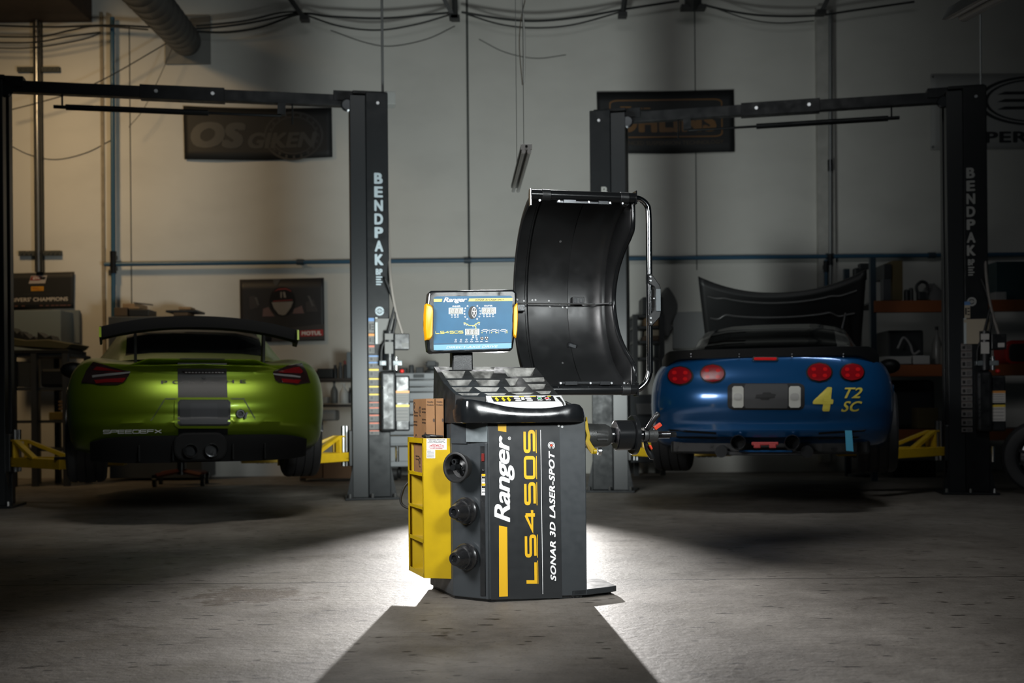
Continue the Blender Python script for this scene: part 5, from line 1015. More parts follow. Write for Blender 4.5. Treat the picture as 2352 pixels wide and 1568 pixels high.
# ================================================================== two-post lifts
liftm = mat('lift_black_paint', (.008, .0095, .011), .48, wear=.08, nscale=6, spec=.3); liftd = mat('lift_inner_black', (.012, .014, .016), .4)
letm = mat('pale_blue_letters', (.36, .43, .47), .5); letd = mat('worn_grey_letters', (.36, .36, .34), .55)
fadey = mat('lift_yellow', (.60, .38, .01), .45, noise=.12, nscale=10)
def lift_(fr, label, span, letters, labelc):
    t = empty('two_post_lift', fr, label, 'car lift', 'two-post car lifts'); H = 3.66
    for s_ in (-1, 1):
        x = s_*span/2; o = s_
        # outer web box and inner channel
        mb = MB(); xa, xb = sorted((x-o*.03, x+o*.17)); mb.bx(xa, xb, -.17, .17, .02, H); post = mb.build('post', liftm, t, bevel=.008)
        xa, xb = sorted((x-o*.17, x-o*.03)); lo = x-o*.17
        mb = MB(); mb.bx(min(lo, lo+o*.035), max(lo, lo+o*.035), -.15, -.05, .02, H-.03); mb.bx(min(lo, lo+o*.035), max(lo, lo+o*.035), .05, .15, .02, H-.03); mb.bx(xa+.001, xb, -.155, -.135, .02, H-.03); mb.bx(xa, xb, .135, .155, .02, H-.03); mb.build('channel', liftd, post, bevel=.004)
        mb = MB(); mb.cyl((x-o*.1, -.05, .1), (x-o*.1, -.05, H-.2), .02, n=12); mb.build('ram', dksteel, post, 40)
        mb = MB(); mb.bx(x-.24, x+.24, -.24, .24, 0, .02); bp = mb.build('base_plate', liftm, post, bevel=.004)
        for e in (-1, 1): mb = MB(); mb.prism([(x+e*.17, .02), (x+e*.225, .02), (x+e*.17, .3)], .014, Matrix(((1, 0, 0, 0), (0, 0, 1, -.165), (0, 1, 0, 0), (0, 0, 0, 1)))); mb.build('gusset', liftm, post)
        for bx_ in (-.2, 0, .2):
            mb = MB(); mb.cyl((x+bx_, -.205, .02), (x+bx_, -.205, .055), .014, n=8); mb.build('anchor_bolt', steel, bp, 40)
        mb = MB(); mb.bx(x-.14, x+.17, -.09, .09, H, H+.03); mb.box((x-o*.2, 0, H-.01), (.22, .1, .09)); mb.build('top_bracket', liftm, post, bevel=.004)
        for dx, dz in ((-.19, -.12), (-.07, -.10)):
            mb = MB(); mb.lathe([(-.02, .045), (-.014, .055), (-.008, .045), (.008, .045), (.014, .055), (.02, .045)], Matrix.Translation((x+o*dx, -.13, H+dz)) @ Matrix.Rotation(pi/2, 4, 'X'), 20); mb.build('pulley', dksteel, post, 30)
        mb = MB(); mb.cyl((x+o*.08, -.171, H-.1), (x+o*.08, -.176, H-.1), .014, n=8); mb.build('bolt', steel, post, 40)
        # stacked letters on the front
        if letters[0 if s_ < 0 else 1]:
            u0, u1, z0, z1 = letters[0 if s_ < 0 else 1]
            mb = MB(); n = 7; hh = (z1-z0)/n
            for i, c in enumerate('BENDPAK'):
                za = z1-(i+1)*hh+hh*.1; putquad(mb, text2d(c, .05), [Vector((u0, -.1715, za)), Vector((u1, -.1715, za)), Vector((u1, -.1715, za+hh*.82)), Vector((u0, -.1715, za+hh*.82))])
            mb.build('post_lettering', labelc, post)
            mb = MB(); putquad(mb, text2d('BP', .05), [Vector((u0+.008, -.1715, z0-.075)), Vector((u1-.01, -.1715, z0-.075)), Vector((u1-.01, -.1715, z0-.02)), Vector((u0+.008, -.1715, z0-.02))])
            for i in range(4): putquad(mb, SQ, [Vector((u0+.01, -.1715, z0-.10-i*.022)), Vector((u1-.012-.012*(i % 2), -.1715, z0-.10-i*.022)), Vector((u1-.012-.012*(i % 2), -.1715, z0-.088-i*.022)), Vector((u0+.01, -.1715, z0-.088-i*.022))])
            mb.build('small_print', labelc, post)
            cx_ = (u0+u1)/2; q = [Vector((cx_-.04, -.1715, z0-.44)), Vector((cx_+.04, -.1715, z0-.44)), Vector((cx_+.04, -.1715, z0-.36)), Vector((cx_-.04, -.1715, z0-.36))]
            mb = MB(); putquad(mb, disc2d(.3, .5), q); putquad(mb, disc2d(0, .2), q); putquad(mb, ([(.0, .42), (1, .42), (1, .58), (0, .58)], [(0, 1, 2, 3)]), q); mb.build('round_badge', labelc, post)
        # swing arms, one each way along the car
        for e in (-1, 1):
            X = Matrix.Translation((x-o*.17, e*.02, 0)) @ Matrix.Rotation((0 if s_ < 0 else pi)+(-1 if (e < 0) == (s_ > 0) else 1)*R(-8 if e < 0 else 52), 4, 'Z')
            mb = MB(); mb.bx(.10, .98, -.05, .05, .345, .425, X); mb.prism([(.14, .42), (.14, .56), (.05, .56), (.05, .575), (.17, .575), (.52, .435), (.52, .42), (.46, .42), (.17, .545), (.17, .42)], .05, X @ Matrix(((1, 0, 0, 0), (0, 0, 1, -.055), (0, 1, 0, 0), (0, 0, 0, 1)))); mb.bx(.04, .16, -.05, .05, .36, .38, X)
            am = mb.build('swing_arm', fadey, t, bevel=.004)
            mb = MB(); mb.cyl(X @ Vector((.93, 0, .425)), X @ Vector((.93, 0, .445)), .06, n=20); mb.build('pad', rub, am, 40)
            mb = MB(); mb.cyl(X @ Vector((.08, -.0, .30)), X @ Vector((.08, -.0, .66)), .018, n=12); mb.build('pivot_pin', steel, am, 40)
        mb = MB(); mb.bx(min(x-o*.2, x-o*.03), max(x-o*.2, x-o*.03), -.13, .13, .3, .62); mb.build('carriage', liftd, t, bevel=.006)
    mb = MB(); mb.bx(-span/2+.1, span/2-.1, -.04, .04, H-.10, H); bm_ = mb.build('crossbeam', liftm, t, bevel=.004)
    mb = MB(); mb.bx(-.36, .36, -.05, .05, H-.11, H+.012); mb.build('splice', liftm, bm_, bevel=.003)
    for xx in (-.22, .26): mb = MB(); mb.cyl((xx, -.05, H-.045), (xx, -.06, H-.045), .016, n=8); mb.build('bolt', steel, bm_, 40)
    mb = MB(); k = span/2-.1; d_ = 1 if fr.loc[0] < 0 else -1
    mb.cyl((-d_*(k-.55), -.02, H-.21), (d_*.22, -.02, H-.21), .026, n=12); mb.cyl((-d_*(k-.45), -.02, H-.21), (-d_*(k-.6), -.02, H-.21), .016, n=10); mb.cyl((d_*.2, -.02, H-.21), (d_*.85, -.02, H-.21), .012, n=8); sb = mb.build('shutoff_bar', liftm, t, 40)
    mb = MB(); mb.cyl((-d_*(k-.52), -.02, H-.21), (-d_*(k-.52), -.02, H-.1), .008, n=8); mb.build('bar_hanger', liftm, sb, 40); mb = MB(); mb.bx(d_*.86-.04, d_*.86+.03, -.05, .02, H-.2, H-.1); mb.build('limit_switch', liftm, sb); mb = MB(); mb.cyl((d_*.95, -.02, H-.28), (d_*.95, -.02, H-.1), .007, n=8); mb.build('bar_hanger', liftm, sb, 40)
    return t
def stickers(t, fr, x0, x1, rows_, y=-.172):
    for z0, z1, col in rows_:
        mb = MB(); putquad(mb, SQ, [Vector((x0, y, z0)), Vector((x1, y, z0)), Vector((x1, y, z1)), Vector((x0, y, z1))]); k = mb.build('sticker', col[0], t)
        mb = MB(); h = z1-z0; yy = y-.0006
        putquad(mb, SQ, [Vector((x0, yy, z1-h*.22)), Vector((x1, yy, z1-h*.22)), Vector((x1, yy, z1)), Vector((x0, yy, z1))]); mb.build('colour_band', col[1], k)
        mb = MB(); w_ = x1-x0
        putquad(mb, SQ, [Vector((x0+w_*.12, yy, z0+h*.2)), Vector((x0+w_*.4, yy, z0+h*.2)), Vector((x0+w_*.4, yy, z0+h*.62)), Vector((x0+w_*.12, yy, z0+h*.62))])
        for i in range(3): putquad(mb, SQ, [Vector((x0+w_*.5, yy, z0+h*(.18+.18*i))), Vector((x0+w_*.92, yy, z0+h*(.18+.18*i))), Vector((x0+w_*.92, yy, z0+h*(.26+.18*i))), Vector((x0+w_*.5, yy, z0+h*(.26+.18*i)))])
        mb.build('print', blackv, k)
FL1 = Frame(-2.89, 9.56, 0, 10.5); FL2 = Frame(2.55, 10.17, 0, -11.7)
def zoom(fr, px, py, y): return fr.hy(px, py, y)
a, b = zoom(FL1, 859, 394, -.17), zoom(FL1, 881, 632, -.17); l1 = lift_(FL1, 'black two-post lift carrying the green coupe, left of the balancer', 3.25, (None, (a.x, b.x, zoom(FL1, 870, 612, -.17).z, a.z)), letm)
c_, d_ = zoom(FL2, 2219, 383, -.17), zoom(FL2, 2241, 600, -.17); a2 = zoom(FL2, 1381, 427, -.17); b2 = zoom(FL2, 1397, 600, -.17)
l2 = lift_(FL2, 'black two-post lift carrying the blue coupe, right of the balancer', 3.23, ((a2.x, b2.x, b2.z, a2.z), (c_.x, d_.x, zoom(FL2, 2230, 590, -.17).z, c_.z)), letd)
lw_ = mat('toned_white_sticker', (.17, .17, .165), .7, spec=.2); W_, Y_, Rd, Bl, Or = white, mat('sticker_yellow', (.7, .5, .05), .5), mat('sticker_red', (.5, .12, .06), .5), mat('sticker_blue', (.1, .22, .45), .5), mat('sticker_orange', (.6, .25, .05), .5)  # sticker white darkened in its colour to offset the close strobe
def powerunit(t, fr, X0, pxs, dim):
    """motor, pump, tank and control box on the post's outer side"""
    f = lambda px, py, y=-.2: fr.hy(px, py, y)
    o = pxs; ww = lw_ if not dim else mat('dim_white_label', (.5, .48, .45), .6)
    a, b = f(o+35, 990), f(o+68, 862); mb = MB(); mb.bx(a.x, b.x, -.2, .02, a.z, b.z); tk = mb.build('oil_tank', blk, t, bevel=.015)
    for y0, y1, cc in ((897, 925, Or), (929, 967, Y_)):
        p, q = f(o+35, y1, -.201), f(o+67, y0, -.201); mb = MB(); putquad(mb, SQ, [Vector((p.x, -.2015, p.z)), Vector((q.x, -.2015, p.z)), Vector((q.x, -.2015, q.z)), Vector((p.x, -.2015, q.z))]); k = mb.build('label', ww, tk)
        mb = MB(); putquad(mb, SQ, [Vector((p.x, -.2022, q.z-.02)), Vector((q.x, -.2022, q.z-.02)), Vector((q.x, -.2022, q.z)), Vector((p.x, -.2022, q.z))]); mb.build('band', cc, k)
        mb = MB()
        for i in range(4): z = lerp(p.z, q.z-.025, (i+.5)/4); putquad(mb, SQ, [Vector((p.x+.01, -.2022, z)), Vector((q.x-.012, -.2022, z)), Vector((q.x-.012, -.2022, z+.006)), Vector((p.x+.01, -.2022, z+.006))])
        mb.build('text_lines', mat('grey_print', (.2, .19, .18), .6), k)
    a, b = f(o+0, 992), f(o+36, 852); mb = MB(); mb.bx(a.x, b.x, -.24, -.14, a.z, b.z); mb.build('cylinder_cover', blk, t, bevel=.03, seg=4)
    a, b = f(o+8, 850), f(o+34, 760); mb = MB(); mb.cyl(((a.x+b.x)/2, -.2, a.z), ((a.x+b.x)/2, -.2, b.z), abs(b.x-a.x)/2, n=24); mo = mb.build('motor', blk, t, 40)
    for y0, y1 in ((766, 780), (785, 812)):
        p, q = f(o+11, y1, -.26), f(o+30, y0, -.26); mb = MB(); mb.bx(p.x, q.x, -.262, -.256, p.z, q.z); mb.build('label', ww, mo)
    mb = MB(); cx = (a.x+b.x)/2+.06; mb.cyl((cx, -.22, a.z+.0), (cx, -.22, a.z+.12), .016, n=10); mb.build('chrome_valve', chrome, mo, 40)
    a, b = f(o+32, 803), f(o+66, 767); mb = MB(); mb.bx(a.x, b.x, -.26, -.12, a.z, b.z); cbx = mb.build('control_box', blk, t, bevel=.006)
    p, q = f(o+50, 797, -.26), f(o+65, 787, -.26); mb = MB(); mb.bx(p.x, q.x, -.2625, -.259, p.z, q.z); mb.build('label', ww, cbx)
    a, b = f(o-2, 840), f(o+50, 828); mb = MB(); mb.bx(a.x, b.x, -.24, -.12, a.z, b.z); mb.build('pump_block', steelg, t, bevel=.006)
    p = f(o+50, 852); mb = MB(); mb.ball(p, (.022, .03, .02), 12); mb.build('red_knob', mat('red_knob', (.5, .02, .015), .4), t, 60)
    for pts, r, mm in (([(o+15, 220), (o+10, 330), (o+14, 430), (o+20, 560), (o+24, 640), (o+35, 710), (o+52, 768)], .013, mat('grey_hose', (.22, .2, .18), .6)), ([(o+12, 640), (o+30, 690), (o+36, 730), (o+22, 800)], .012, rub), ([(o+34, 700), (o+16, 770), (o+4, 800), (o+2, 840)], .011, rub)):
        mb = MB(); mb.tube(bez([f(x, y, -.1 if y < 600 else -.23) for x, y in pts], 6), r, 8); mb.build('hose', mm, t, 60)
    a = f(o+39, 1025); b = f(o+43, 1060); mb = MB(); mb.cyl((a.x, -.2, a.z), (a.x, -.2, b.z), .018, n=10); mb.build('chrome_fitting', chrome, t, 40)
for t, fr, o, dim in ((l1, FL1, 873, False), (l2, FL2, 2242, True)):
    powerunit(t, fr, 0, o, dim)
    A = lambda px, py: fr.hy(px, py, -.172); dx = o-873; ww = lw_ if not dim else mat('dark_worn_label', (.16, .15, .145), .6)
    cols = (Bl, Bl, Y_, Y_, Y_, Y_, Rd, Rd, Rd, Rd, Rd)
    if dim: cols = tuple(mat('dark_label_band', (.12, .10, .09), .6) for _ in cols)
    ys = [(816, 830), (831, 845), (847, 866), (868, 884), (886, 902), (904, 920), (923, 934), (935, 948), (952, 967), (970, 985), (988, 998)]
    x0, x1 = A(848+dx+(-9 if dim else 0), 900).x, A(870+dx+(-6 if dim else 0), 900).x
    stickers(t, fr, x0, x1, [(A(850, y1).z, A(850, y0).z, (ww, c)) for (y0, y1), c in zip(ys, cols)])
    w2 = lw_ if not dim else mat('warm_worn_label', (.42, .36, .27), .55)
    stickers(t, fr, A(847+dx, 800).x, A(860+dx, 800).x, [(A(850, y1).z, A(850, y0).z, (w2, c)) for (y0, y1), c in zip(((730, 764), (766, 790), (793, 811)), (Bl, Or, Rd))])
    p, q = A(862+dx-18*dim, 790), A(905+dx, 732); mb = MB(); mb.box(((p.x+q.x)/2, -.19, (p.z+q.z)/2), (q.x-p.x, .012, q.z-p.z), rx=.05); k = mb.build('safety_manual', w2, t)
    mb = MB(); mb.bx(p.x, p.x+.02, -.2, -.17, p.z, q.z+.01); mb.build('manual_holder', mat('clear_plastic_edge', (.5, .55, .55), .15), k)
mb = MB(); p = FL1.hy(890, 240, -.1); q = FL1.hy(908, 212, -.1); mb.bx(p.x-.02, q.x, -.12, .02, p.z, q.z); mb.build('junction_box', mat('grey_junction_box', (.3, .31, .3), .6), l1, bevel=.004)
mb = MB(); p = FL1.hy(879, 214, -.05); mb.cyl((p.x, -.05, p.z), (p.x, -.05, 6.4), .012, n=8); mb.build('power_drop', gpipe, l1, 40)
mb = MB(); p = FL2.hy(2253, 200, -.05); mb.cyl((p.x, -.05, p.z-.1), (p.x, -.05, 6.4), .010, n=8); mb.build('power_drop', gpipe, l2, 40)
# ================================================================== banners and posters on the rear wall
def banner(name, px4, label, cat, mm, sag=0.):
    """corner pixels BL, BR, TR, TL -> thin sheet hung on the wall, slightly slack"""
    q = [at(x, y, WY-.03) for x, y in px4]; base = (q[0]+q[1])/2; f = Frame(base.x, base.y, base.z, 0); t = empty(name, f, label, cat)
    qm = quadmap([f.I @ p for p in q]); S_ = lambda u, v, l=0.: qm(u, v)+Vector((0, -l-.012*sin(u*9)*(1-v)*(1 if sag else 0), -sag*4*u*(1-u)))
    mb = MB(); G = [[S_(i/24, j/6) for i in range(25)] for j in range(7)]; mb.grid(G); sh = mb.build('sheet', mm, t, 60, solid=.004)
    def put(mb, tv, u0, u1, v0, v1, l=.006, shear=0.): mb.add([S_(lerp(u0, u1, t_[0])+shear*t_[1], lerp(v0, v1, t_[1]), l+(t_[2] if len(t_) > 2 else 0)) for t_ in tv[0]], tv[1])
    def poly(mb, pts, l=.006): mb.add([S_(u, v, l) for u, v in pts], [tuple(range(len(pts)))])
    return t, sh, put, poly
bk = mat('black_banner_cloth', (.013, .014, .015), .6); gp_ = mat('grey_banner_print', (.045, .047, .048), .5); gp2 = mat('dim_banner_print', (.03, .031, .033), .5)
t, sh, put, poly = banner('banner', [(424, 366), (764, 361), (762, 247), (421, 243)], 'black cloth banner with slanted grey lettering hung high between car and left lift post', 'banner', bk, .02)
mb = MB(); put(mb, text2d('OS', .075, .22, spc=.95), .045, .42, .22, .72); mb.build('large_lettering', gp_, sh)
mb = MB(); put(mb, text2d('GIKEN', .05, .22, spc=.95), .43, .9, .22, .53); mb.build('lettering', gp_, sh)
for k, r in ((0, .46), (1, .36)):
    mb = MB(); put(mb, disc2d(.46, .5, 0, 2*pi, 40), .74-r*.44, .74+r*.44, .5-r*1.15, .5+r*.95, .004)
    if k == 0:
        for i in range(20): a = i*2*pi/20; put(mb, SQ, .74+.165*cos(a)-.008, .74+.165*cos(a)+.008, .46+.42*sin(a)-.03, .46+.42*sin(a)+.03, .004)
    mb.build('gear_print', gp2, sh)
orp = mat('dull_orange_print', (.16, .075, .018), .5)
t, sh, put, poly = banner('banner', [(1374, 353), (1687, 349), (1685, 206), (1370, 211)], 'black banner with orange lettering and frame hung behind the right lift crossbeam', 'banner', bk, .005)
mb = MB(); 
ro, ri = rect_ring(.09, .915, .245, .865, .06), rect_ring(.1, .905, .268, .842, .05)
f0 = [(u, v) for u, v in ro]+[(u, v) for u, v in ri]; n = len(ro); mb.add([sh_ for sh_ in [Vector((0, 0, 0))]*0], []); 
for i in range(n): poly(mb, [ro[i], ro[(i+1) % n], ri[(i+1) % n], ri[i]])
mb.build('frame_print', orp, sh)
mb = MB(); put(mb, text2d('ÖHLINS', .07), .125, .87, .335, .73); mb.build('lettering', orp, sh)
mb = MB(); put(mb, text2d('ADVANCED SUSPENSION TECHNOLOGY', .01), .1, .92, .135, .20); mb.build('small_lettering', mat('faint_orange_print', (.06, .04, .02), .5), sh)
mb = MB(); put(mb, SQ, .17, .25, .70, .76); put(mb, SQ, .27, .33, .715, .735); put(mb, SQ, .34, .39, .715, .735); mb.build('small_marks', orp, sh)
wvb = mat('pale_vinyl_banner', (.42, .42, .41), .6); dkp = mat('dark_logo_print', (.03, .032, .035), .5)
t, sh, put, poly = banner('banner', [(2137, 343), (2500, 338), (2500, 168), (2137, 171)], 'pale banner with dark oval emblem and lettering at the upper right edge', 'banner', wvb)
mb = MB(); put(mb, disc2d(.455, .5, 0, 2*pi, 48), .29, 1.02, .30, .97); put(mb, disc2d(.40, .43, 0, 2*pi, 48), .29, 1.02, .30, .97)
for v in (.52, .62, .72): put(mb, SQ, .42+.0*v, .9, v, v+.04, shear=.05)
mb.build('oval_emblem', dkp, sh)
mb = MB(); put(mb, text2d('PER', .04), .345, .62, .075, .225); mb.build('lettering', dkp, sh)
for u, v in ((.015, .97), (.015, .03)): mb = MB(); put(mb, disc2d(.2, .5), u-.008, u+.008, v-.016, v+.016); mb.build('eyelet', steel, sh)
# champions banner at left
t, sh, put, poly = banner('banner', [(-60, 712), (170, 708), (171, 624), (-60, 630)], 'black banner with orange patch and champions lettering at the left edge', 'banner', bk)
U = lambda px: (px+60)/231.
mb = MB(); put(mb, text2d("DRIVERS' CHAMPIONS", .02, spc=1.0), U(17), U(157), .21, .32); mb.build('lettering', mat('cream_print', (.62, .57, .52), .5), sh)
mb = MB(); poly(mb, [(U(66), .705), (U(104), .705), (U(109), .92), (U(72), .92)], .004); k = mb.build('logo_patch', mat('cream_patch', (.45, .4, .38), .5), sh)
mb = MB(); poly(mb, [(U(69), .79), (U(92), .79), (U(96), .90), (U(73), .90)], .007); mb.build('red_block', mat('dull_red_print', (.25, .03, .025), .5), k)
mb = MB(); poly(mb, [(U(93), .81), (U(104), .81), (U(106), .88), (U(96), .88)], .007); mb.build('dark_block', blackv, k)
mb = MB(); put(mb, text2d('GT4', .04, .2), U(76), U(92), .815, .88, .009); mb.build('patch_lettering', white, k)
mb = MB(); put(mb, SQ, U(72), U(101), .50, .62); k = mb.build('orange_patch', mat('orange_print', (.62, .3, .02), .5), sh)
mb = MB(); put(mb, text2d('PIRELLI', .02), U(75), U(98), .525, .595, .008); mb.build('patch_lettering', mat('brown_red_print', (.35, .09, .02), .5), k)
mb = MB(); put(mb, text2d('2020 AM CLASS', .0), U(54), U(120), .385, .425); mb.build('faint_lettering', gp_, sh)
for i, u in enumerate((34, 50, 92, 106, 118, 128, 138, 146, 156)): mb = MB(); put(mb, SQ, U(u), U(u+8), .075, .105); mb.build('sponsor_mark', mat('dim_sponsor_print', (.14, .07, .06), .5), sh)
# racing poster
t, sh, put, poly = banner('poster', [(553, 786), (746, 782), (744, 638), (551, 642)], 'dark racing poster of a helmeted driver with red name patch, behind the coupe', 'poster', mat('dark_poster', (.022, .022, .025), .5))
PXp = lambda cx, cy: ((cx-843)/(1930-843), 1-(cy-110)/(915-110))
def pp(mb, pts, l=.005): poly(mb, [PXp(*p) for p in pts], l)
def ell(cx, cy, rx, ry, a0=0, a1=2*pi, n=24): return [(cx+rx*cos(a0+(a1-a0)*i/n), cy+ry*sin(a0+(a1-a0)*i/n)) for i in range(n)]
mb = MB(); pp(mb, ell(1390, 400, 170, 190)); mb.build('helmet_print', mat('black_helmet_print', (.008, .008, .01), .4), sh)
pg = mat('pale_print_grey', (.24, .23, .22), .5); pr_ = mat('poster_red', (.22, .03, .03), .5); prw = mat('poster_rose', (.16, .10, .10), .5)
mb = MB(); pp(mb, [(1250, 410), (1530, 405), (1500, 480), (1430, 570), (1390, 580), (1340, 565), (1280, 490)], .007); mb.build('chin_print', pg, sh)
mb = MB(); pp(mb, [(1280, 275), (1340, 235), (1440, 230), (1505, 265), (1505, 280), (1440, 250), (1340, 255)], .007); pp(mb, [(1270, 405), (1520, 390), (1520, 378), (1270, 392)], .008); mb.build('red_band_print', pr_, sh)
mb = MB(); pp(mb, [(1365, 280), (1385, 280), (1385, 355), (1365, 355)], .007); pp(mb, [(1398, 280), (1425, 280), (1440, 355), (1410, 355)], .007); mb.build('visor_glint_print', pg, sh)
mb = MB(); pp(mb, [(1140, 490), (1210, 470), (1250, 540), (1290, 590), (1130, 590)], .006); pp(mb, [(1640, 460), (1670, 560), (1520, 560), (1540, 500)], .006); mb.build('collar_print', prw, sh)
for po in ([(1270, 120), (1370, 120), (1320, 205), (1290, 190)], [(1030, 340), (1060, 340), (1090, 440), (1070, 450)], [(1715, 330), (1745, 340), (1800, 470), (1770, 470)]): mb = MB(); pp(mb, po, .006); mb.build('background_print', mat('poster_grey', (.09, .09, .09), .5), sh)
mb = MB(); pp(mb, [(960, 330), (1030, 320), (1080, 470), (970, 500)], .0055); pp(mb, [(1690, 420), (1790, 380), (1850, 540), (1700, 540)], .0055); mb.build('figure_print', mat('poster_dim', (.045, .04, .042), .5), sh)
mb = MB(); pp(mb, [(1270, 760), (1930, 700), (1930, 900), (1240, 912)], .004); mb.build('strip_print', mat('poster_strip', (.05, .045, .045), .5), sh)
mb = MB(); pp(mb, [(1612, 782), (1910, 770), (1912, 850), (1614, 860)], .006); k = mb.build('name_patch', mat('brand_red_print', (.42, .03, .03), .5), sh)
mb = MB(); u0, v0 = PXp(1632, 842); u1, v1 = PXp(1890, 790); put(mb, text2d('MOTUL', .05, .05), u0, u1, v0, v1, .009); mb.build('patch_lettering', white, k)

# ================================================================== benches, shelves, stored things
def abox(name, px0, px1, py0, py1, d, dep, mm, label, cat, bevel=.006, group=None, X=None):
    a = at((px0+px1)/2, py1, d); x0 = at(px0, (py0+py1)/2, d).x; x1 = at(px1, (py0+py1)/2, d).x; z1 = at((px0+px1)/2, py0, d).z
    mb = MB(); mb.bx(x0, x1, d, d+dep, a.z, z1); return tag(mb.build(name, mm, bevel=bevel), label, cat, group)
dk = mat('dark_stored_plastic', (.018, .02, .022), .5); tan = mat('tan_cardboard', (.30, .19, .10), .8, noise=.15); grn = mat('olive_tray', (.10, .095, .05), .6); gyb = mat('grey_blue_panel', (.20, .25, .28), .5); dgy = mat('dark_grey_metal', (.06, .066, .07), .5)
def shelf_unit(name, label, cat, px0, px1, d, dep, levels, posts, mm, ms, th=.03, top=None, beam=None):
    """posts standing on the floor, boards at the given image heights"""
    x0 = at(px0, 900, d).x; x1 = at(px1, 900, d).x; f = Frame((x0+x1)/2, d+dep/2, 0, 0); t = empty(name, f, label, cat); h = (x1-x0)/2
    zt = at((px0+px1)/2, top if top is not None else min(levels), d).z
    for px in posts:
        for e in (-1, 1): x = at(px, 900, d).x-f.loc[0]; mb = MB(); mb.bx(x-.03, x+.03, e*dep/2-.03, e*dep/2+.03, 0, zt); mb.build('upright', mm, t)
    for py in levels:
        z = at((px0+px1)/2, py, d).z; mb = MB(); mb.bx(-h, h, -dep/2+.03, dep/2, z-th, z); b = mb.build('shelf', ms, t)
        if beam:
            mb = MB(); mb.bx(-h, h, -dep/2-.05, -dep/2+.03, z-beam[1], z); mb.build('beam', beam[0], b, bevel=.004)
    return t
# far left bench corner
abox('wall_cabinet', 28, 140, 712, 806, 13.05, .43, gyb, 'grey-blue wall cabinet under the champions banner', 'cabinet')
abox('wall_panel', 146, 182, 712, 788, 13.42, .06, mat('faded_blue_panel', (.16, .19, .21), .6), 'narrow faded blue panel on the wall beside the grey-blue cabinet', 'panel')
shelf_unit('shelving_unit', 'dark grey steel shelving unit behind the left lift post', 'shelving', 22, 160, 11.9, .6, (812, 889, 965, 1030), (30, 80, 152), mat('dull_steel_upright', (.10, .105, .11), .45, metal=.4), dgy)
mb = MB(); p = [at(x, y, 11.95) for x, y in ((24, 775), (60, 781), (110, 779), (166, 789), (158, 798), (150, 802), (26, 795))]; mb.prism([(q.x, q.z) for q in p], .5, Matrix(((1, 0, 0, 0), (0, 0, 1, 11.95), (0, 1, 0, 0), (0, 0, 0, 1)))); tag(mb.build('body_panel', grn, bevel=.01), 'bent olive plastic panel lying on top of the shelving at left', 'panel')
abox('storage_bin', 26, 158, 803, 812, 11.92, .5, dk, 'long black bin under the bent olive panel', 'bin')
for x0, x1, y0, lb in ((26, 52, 752, 'pointed black trim piece against the left lift post'), (54, 84, 764, 'black trim pieces lying in the middle of the olive panel'), (86, 122, 762, 'black trim piece with raised corner at the right of the olive panel')):
    p = [at(x, y, 12.1) for x, y in ((x0, 781), (x0, y0), ((x0+x1)/2, y0+14), (x1-6, y0+8), (x1, 781))]; mb = MB(); mb.prism([(q.x, q.z) for q in p], .2, Matrix(((1, 0, 0, 0), (0, 0, 1, 12.1), (0, 1, 0, 0), (0, 0, 0, 1)))); tag(mb.build('trim_piece', dk), lb, 'car trim')
abox('tool_case', 92, 152, 846, 888, 11.92, .4, dk, 'black case with rounded corners on the upper shelf at left', 'case', .03)
abox('metal_door', 30, 76, 830, 888, 11.95, .1, dgy, 'dark metal panel with a slot on the left shelving', 'panel')
for i in range(3): abox('tray', 134, 154, 920+i*8, 925+i*8, 11.93, .3, tan, ('topmost', 'middle', 'lowest')[i]+' of the three flat tan trays beside the green coupe', 'tray', .002, 'flat trays by the green coupe')
abox('yellow_box', 112, 154, 946, 964, 11.93, .3, mat('dull_yellow_box', (.25, .18, .04), .6), 'low dull yellow box below the flat tan trays', 'box')
# tall locker behind the coupe with things on top
abox('tall_locker', 250, 462, 726, 1098, 12.75, .6, dgy, 'tall dark locker hidden behind the green coupe', 'locker')
abox('wooden_crate', 262, 292, 706, 725.5, 12.85, .3, mat('dark_wood', (.09, .06, .035), .7), 'dark slatted crate on the locker, left of the tan box', 'crate')
abox('cardboard_box', 281, 320, 697, 709, 12.9, .3, tan, 'tan box lying on the slatted crate above the coupe', 'box')
abox('black_case', 296, 341, 710, 725.5, 12.84, .3, dk, 'black case on the locker, under the tan box', 'case')
mb = MB(); p0, p1 = at(312, 700, 12.9), at(346, 695, 12.9); mb.box((p0+p1)/2, (.22, .05, .012), ry=.12); tag(mb.build('loose_board', mat('dark_board', (.05, .045, .04), .7)), 'thin dark board sticking out of the crate pile above the coupe wing', 'board')
abox('cardboard_box', 398, 430, 717, 725.5, 12.85, .3, mat('brown_box', (.16, .09, .045), .8), 'low brown box on the locker under the thin tray', 'box')
abox('thin_tray', 380, 452, 711.5, 716.5, 12.8, .35, dk, 'thin dark tray overhanging the brown box', 'tray', .004)
abox('cardboard_box', 410, 438, 704.5, 711, 12.9, .2, tan, 'small tan box on the thin dark tray', 'box')
